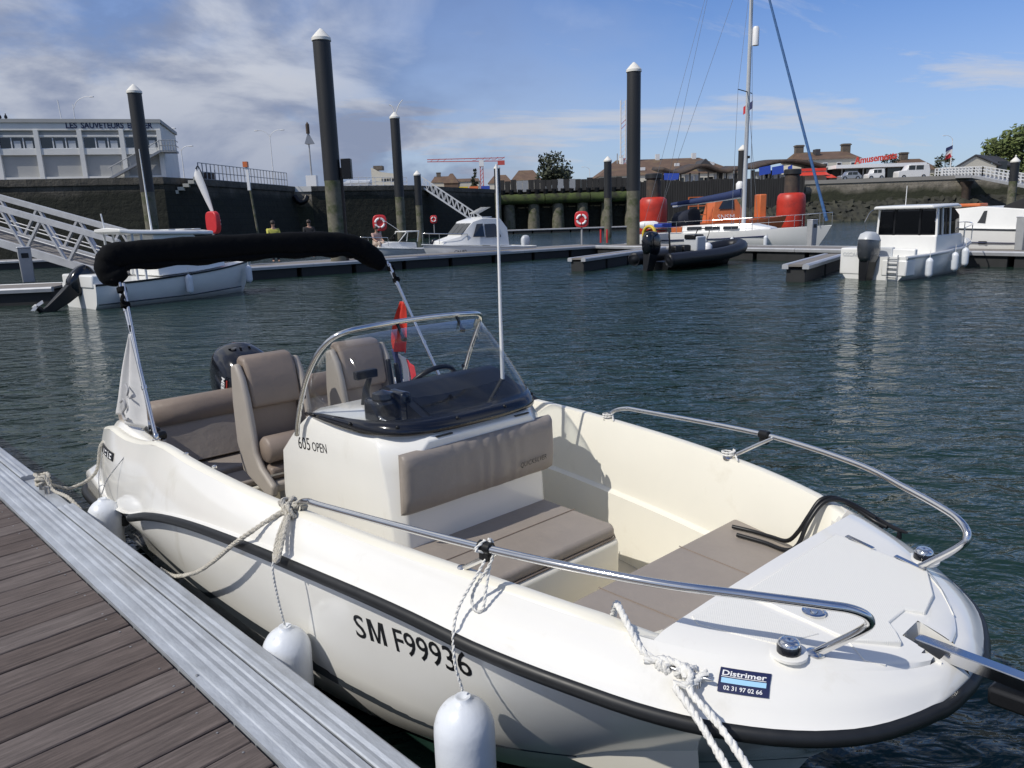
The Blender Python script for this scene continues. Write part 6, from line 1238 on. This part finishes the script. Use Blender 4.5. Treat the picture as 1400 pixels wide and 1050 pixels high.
# awning shop, cars, camper
a = at(1092, 242, 127); aw_ = thing('awning_shop', 'small shop front with bright red awnings beside the dark post', 'shop', (a.x, 127, QZ)); 
MB().bx(0, 5.2, 1.5, 4, 0, 2.0).build('front', mt['cream'], aw_); MB().loft([[(0, 1.5, 1.8), (5.0, 1.5, 1.8)], [(0, -.4, 1.2), (5.0, -.4, 1.2)]], False).build('awning', mt['signred'], aw_, solid=.04); MB().bx(0, 5.0, 1.3, 1.5, 2.0, 2.4).build('fascia', mt['signred'], aw_)
MB().loft([[(4.4, .6, 1.3), (5.6, .6, 1.3)], [(4.2, -1.2, .7), (5.8, -1.2, .7)]], False).build('parasol', mt['signred'], aw_, solid=.04)
def car(x, y, Y, L_, H_, mat, label, van=False):
    p = at(x, y, Y); t = thing('parked_car', label, 'car', (p.x, Y, QZ), 0, 'cars parked on the right quay'); k = H_
    prof = [(0, .25), (0, .75 * k / 1.5), (.15, .85 * k / 1.5), (.25 * L_, .92 * k / 1.5), (.36 * L_, k), (.78 * L_ if not van else .95 * L_, k), (.95 * L_ if not van else L_, .9 * k / 1.5), (L_, .8 * k / 1.5), (L_, .25)]
    mx_ = Matrix(((1, 0, 0, 0), (0, 0, 1, 0), (0, 1, 0, 0), (0, 0, 0, 1))); MB().prism(prof, 0, 1.7, mx_).build('body', mat, t, bevel=.08, seg=3)
    for x0, x1 in ((.32, .52), (.55, .78)): MB().bx(L_*x0, L_*x1, -.02, .02, .62 * k, .92 * k).build('side_window', mt['glassdark'], t)
    for x0 in (.18, .80): w_ = MB().lathe([(.32, -.08), (.32, .1)], 14, (L_*x0, .05, .32), (0, -1, 0)).build('wheel', mt['rubber'], t, 50); MB().lathe([(.18, 0), (.18, .12)], 10, (L_*x0, .05, .32), (0, -1, 0)).build('rim', mt['gunmetal'], w_, 50)
    return t
car(1150, 246, 120, 3.2, 1.35, mt['carsilver'], 'silver car parked before the arcade'); car(1187, 244, 120.5, 2.6, 1.65, mt['carwhite'], 'white car parked before the arcade', True); 
t = car(1228, 241, 121.5, 5.0, 2.2, mt['carwhite'], 'large white camper van parked right of the arcade', True)
gable('house', 1232, 1283, 232, 215, 150, 9, mt['cream'], mt['tile'], 'house with rusty brown roof right of the red sign', hip=.2, chim=(.35,))
# gable-end house
a, m_, c_ = at(1300, 232, 128), at(1333, 213, 128), at(1362, 226, 128); wh_ = thing('gable_house', 'white gable-ended house behind the footbridge', 'house', (a.x, 128, QZ)); W_ = c_.x - a.x; hz0 = a.z - QZ; hz1 = m_.z - QZ; xm_ = m_.x - a.x
MB().add([(0, 0, 0), (W_, 0, 0), (W_, 0, c_.z - QZ), (xm_, 0, hz1), (0, 0, hz0), (0, 8, 0), (W_ + 6, 8, 0), (W_ + 6, 8, c_.z - QZ), (xm_ + 6, 8, hz1), (6, 8, hz0)], [(0, 1, 2, 3, 4), (1, 6, 7, 2)]).build('wall', mt['cream'], wh_); MB().add([(-.4, -.2, hz0 - .2), (xm_, -.2, hz1 + .1), (W_ + .3, -.2, c_.z - QZ), (W_ + 9, 8, c_.z - QZ), (xm_ + 9, 8, hz1 + .1), (6, 8, hz0)], [(0, 1, 4, 5), (1, 2, 3, 4)]).build('roof', mt['slate'], wh_, solid=.25)
MB().bx(W_ + 1.0, W_ + 2.5, 1.0, 1.2, 1.2, 2.6).build('window', mt['glassdark'], wh_)
# footbridge at right
fb0, fb1, fb2 = at(1283, 243, 118), at(1337, 240, 110), at(1420, 255, 100); br = thing('footbridge', 'white footbridge with lattice railing leaving the right quay', 'footbridge', (fb0.x, fb0.y, 0)); 
fb0.z, fb1.z, fb2.z = 6.0, at(1337, 241, 110).z, at(1420, 257, 100).z
o = Vector((fb0.x, fb0.y, 0))
for u, v in ((fb0, fb1), (fb1, fb2)):
    MB().bar(u - o, v - o, 2.0, .35).build('deck', mt['aluw'], br)
    for s in (-1, 1):
        off = Vector((0, s * 1.0, 0))
        for zz_ in (.5, .9, 1.3): MB().bar(u - o + off + Vector((0, 0, zz_)), v - o + off + Vector((0, 0, zz_)), .09, .1).build('rail', mt['whiterail'], br)
        n = 12 if u is fb0 else 14
        for k in range(n + 1): p = u.lerp(v, k / n) - o + off; MB().bar(p, p + Vector((0, 0, 1.3)), .16, .12).build('post', mt['whiterail'], br)
p = at(1322, 250, 112.5) - o; MB().lathe([(.62, -1), (.58, 4.4), (.9, 4.9), (.9, 5.1)], 14, (p.x, p.y, 0)).build('pier', mt['rusty'], br, 50)
MB().bar(p + Vector((-6, 2, 4.6 - p.z)), p + Vector((0, 0, .8 - p.z)), .8, .25).build('stair_brace', mt['timber'], br)
# drop tower ride, crane, far buildings
p = at(852, 137, 175); tw = thing('ride_tower', 'thin red and white lattice ride tower behind the corner pile', 'tower', (p.x, 175, QZ)); ht = p.z - QZ
for sx in (-.55, .55):
    for sy in (-.55, .55): MB().tube([(sx, sy, 0), (sx, sy, ht)], .1, 5).build('leg', mt['whiterail'], tw)
for k in range(20):
    z = ht * k / 20; MB().bar((-.55, -.55, z), (.55, -.55, z + ht / 20), .12, .12).build('brace', mt['crane'] if 5 < k % 8 else mt['whiterail'], tw)
MB().tube([(-.2, 0, 0), (-.2, 0, ht * .4)], .7, 8).build('ladder_cage', mt['whiterail'], tw); MB().tube([(-1.3, 0, ht * .1), (-1.3, 0, ht * .45)], .12, 6).build('cable_guide', mt['greybox'], tw)
p = at(658, 219, 330); cr_ = thing('tower_crane', 'red tower crane with long jib far behind the harbour', 'crane', (p.x, 330, QZ)); hc = p.z - QZ
for sx in (-.6, .6): MB().bar((sx, 0, 0), (sx, 0, hc), .3, .3).build('mast', mt['crane'], cr_)
for k in range(12): MB().bar((-.6, 0, hc * k / 12), (.6, 0, hc * (k + 1) / 12), .2, .2).build('mast_brace', mt['crane'], cr_)
jl = at(584, 219, 330).x - p.x; jr = at(690, 222, 330).x - p.x
for dz in (0, 1.3): MB().bar((jl, 0, hc + dz * .7), (jr, 0, hc - .6 + dz), .3, .3).build('jib_chord', mt['crane'], cr_)
for k in range(24): x = lerp(jl, jr, k / 24); MB().bar((x, 0, hc), (lerp(jl, jr, (k + 1) / 24), 0, hc + 1.1 if k % 2 else hc), .16, .16).build('jib_brace', mt['crane'] if k < 6 or k > 13 else mt['whiterail'], cr_)
MB().bx(jr - 3, jr, -.6, .6, hc - 2.2, hc - .4).build('counterweight', mt['crane'], cr_); MB().bx(-1, 1, -1, 1, hc - 2.5, hc).build('cab', mt['whiterail'], cr_)
a = at(509, 256, 190); wb_ = thing('apartment_block', 'white block with rows of windows right of the tall pile', 'building', (a.x, 190, QZ)); WW = at(541, 256, 190).x - a.x; hw_ = at(512, 229, 190).z - QZ
MB().add([(0, 0, 0), (WW, 0, 0), (WW, 0, hw_ * .82), (WW * .35, 0, hw_ * .88), (0, 0, hw_), (0, 9, 0), (WW, 9, 0), (WW, 9, hw_ * .82), (WW * .35, 9, hw_ * .88), (0, 9, hw_)], [(0, 1, 2, 3, 4), (1, 6, 7, 2), (2, 7, 8, 3), (3, 8, 9, 4), (0, 4, 9, 5)]).build('wall', mt['cream'], wb_)
for r_ in range(3):
    for k in range(5): MB().bx(WW * (.42 + .11 * k), WW * (.42 + .11 * k) + .45, -.05, .05, hw_ * (.22 + .2 * r_), hw_ * (.22 + .2 * r_) + .7).build('window', mt['glassdark'], wb_)
MB().bx(.2, 2.4, 2, 5, hw_ * .95, hw_ * 1.06).build('roof_room', mt['brick'], wb_)
gable('house', 470, 503, 250, 245, 200, 9, mt['whiteprint'], mt['whitegrey'], 'low white house with pale roof just right of the tall pile', wins=4)
gable('house', 590, 618, 249, 240, 260, 10, mt['cream'], mt['tile'], 'brown-roofed house above the top of the white gangway', wins=3, chim=(.3,), hip=.1); gable('house', 607, 626, 250, 236, 255, 10, mt['tile'], mt['tile'], 'steep brown-roofed house left of the poplar', hip=.4); gable('house', 622, 655, 248, 243, 270, 10, mt['cream'], mt['tile'], 'long low house with orange roof behind the poplar', wins=5, hip=.05); gable('house', 668, 700, 250, 238, 240, 10, mt['cream'], mt['tile'], 'brown-roofed house behind the slim far pile', hip=.25); gable('house', 700, 740, 246, 231, 200, 11, mt['cream'], mt['tile'], 'yellowish-roofed house left of the bushy tree', hip=.25, wins=5)
for k, (x, c, nm) in enumerate(((634, mt['yellow'], 'yellow'), (648, mt['orange'], 'orange'), (664, mt['bluetarp'], 'blue'))):
    p = at(x, 262, 125); t = tag(MB().bx(-.7, .7, -.4, .4, 0, 1.1).build('quay_container', c), nm + ' small container on the quay by the far gangway', 'container'); t.location = (p.x, 125, QZ)
# flag on the right quay
p = at(1296, 222, 126); fl_ = thing('quay_flag', 'limp blue, white and red flag on a pole before the white gable house', 'flag', (p.x + .5, 126, QZ)); MB().tube([(0, 0, 0), (0, 0, 5.3)], .05, 6).build('pole', mt['whiterail'], fl_)
for k, m_ in enumerate(('flagblue', 'flagwh', 'flagred')): MB().loft([[(0 - .3 * k * .5, -.05, 5.2 - .62 * k), (-1.0, -.1 * k, 5.3 - .62 * k - .5)], [(0, -.05, 4.6 - .62 * k), (-1.0, .1, 4.55 - .62 * k - .4)]], False).build('flag_band', mt[m_], fl_, solid=.02)
# ------------------------------------------------------------ trees
def tree(p, h, rx, rz_, label, mat, n=1400, seed=1, trunk=.3, shape='round', ls=.35, group='trees beyond the quay'):
    rr = random.Random(seed); t = thing('tree', label, 'tree', p, 0, group)
    zc = h - rz_; tm = MB().tube([(0, 0, -.3), (.1, 0, h * .35), (0, .1, h * .7), (0, 0, h * .92)], [trunk, trunk * .75, trunk * .45, .05], 8); tm.build('trunk', mt['bark'], t, 60)
    cl = []
    for _ in range(26):
        a = rr.uniform(0, 6.283); v = rr.uniform(-.85, .95); q = math.sqrt(max(0, 1 - v * v)) * rr.uniform(.45, .95); cl.append(Vector((rx * q * math.cos(a), rx * q * math.sin(a), zc + rz_ * v)))
    lb = MB()
    for c in cl[::3]: lb.tube([(0, 0, h * .45), c * .6 + Vector((0, 0, h * .12)), c], [trunk * .3, trunk * .18, .03], 5)
    lb.build('limbs', mt['bark'], t, 60); b = MB()
    for _ in range(n):
        c = rr.choice(cl); cr__ = rx * (.34 if shape == 'round' else .42); d = Vector((rr.gauss(0, 1), rr.gauss(0, 1), rr.gauss(0, .8))).normalized() * cr__ * rr.uniform(.5, 1.08); q = c + d
        x = Vector((rr.gauss(0, 1), rr.gauss(0, 1), rr.gauss(0, 1))).normalized(); y = x.orthogonal().normalized(); s_ = ls * rr.uniform(.6, 1.3)
        b.add([q - x * s_, q + y * s_ * .5, q + x * s_, q - y * s_ * .5], [(0, 1, 2, 3)])
    b.build('crown', mat, t, recalc=False); return t
p = at(1392, 240, 140); tree((p.x, 140, QZ), at(1390, 182, 140).z - QZ, 6.0, 4.6, 'large olive-green tree at the right edge above the white house', mt['leaf'], 3200, 3, .4, ls=.5)
p = at(1366, 240, 150); tree((p.x, 150, QZ), at(1366, 194, 150).z - QZ, 4.0, 3.5, 'smaller green tree left of the large one at the right edge', mt['leaf'], 1600, 5, ls=.5)
p = at(1291, 240, 135); tree((p.x, 135, QZ), at(1291, 214, 135).z - QZ, 1.9, 2.0, 'dark shrub-like tree beside the street lamp', mt['leafd'], 700, 6, .15, ls=.3)
p = at(1216, 240, 150); tree((p.x, 150, QZ), at(1216, 212, 150).z - QZ, 1.6, 1.6, 'small dark tree top showing behind the red sign', mt['leafd'], 500, 8, .15, ls=.3)
p = at(760, 250, 118); tree((p.x, 121, QZ), at(760, 216, 121).z - QZ, 3.3, 1.7, 'dark bushy tree on the quay above the timber jetty', mt['leafd'], 1500, 9, .2, ls=.32)
p = at(649, 256, 150); tree((p.x, 150, QZ), at(649, 231, 150).z - QZ, .75, 2.0, 'slim dark poplar beside the crane mast', mt['leafd'], 500, 10, .12, ls=.25)
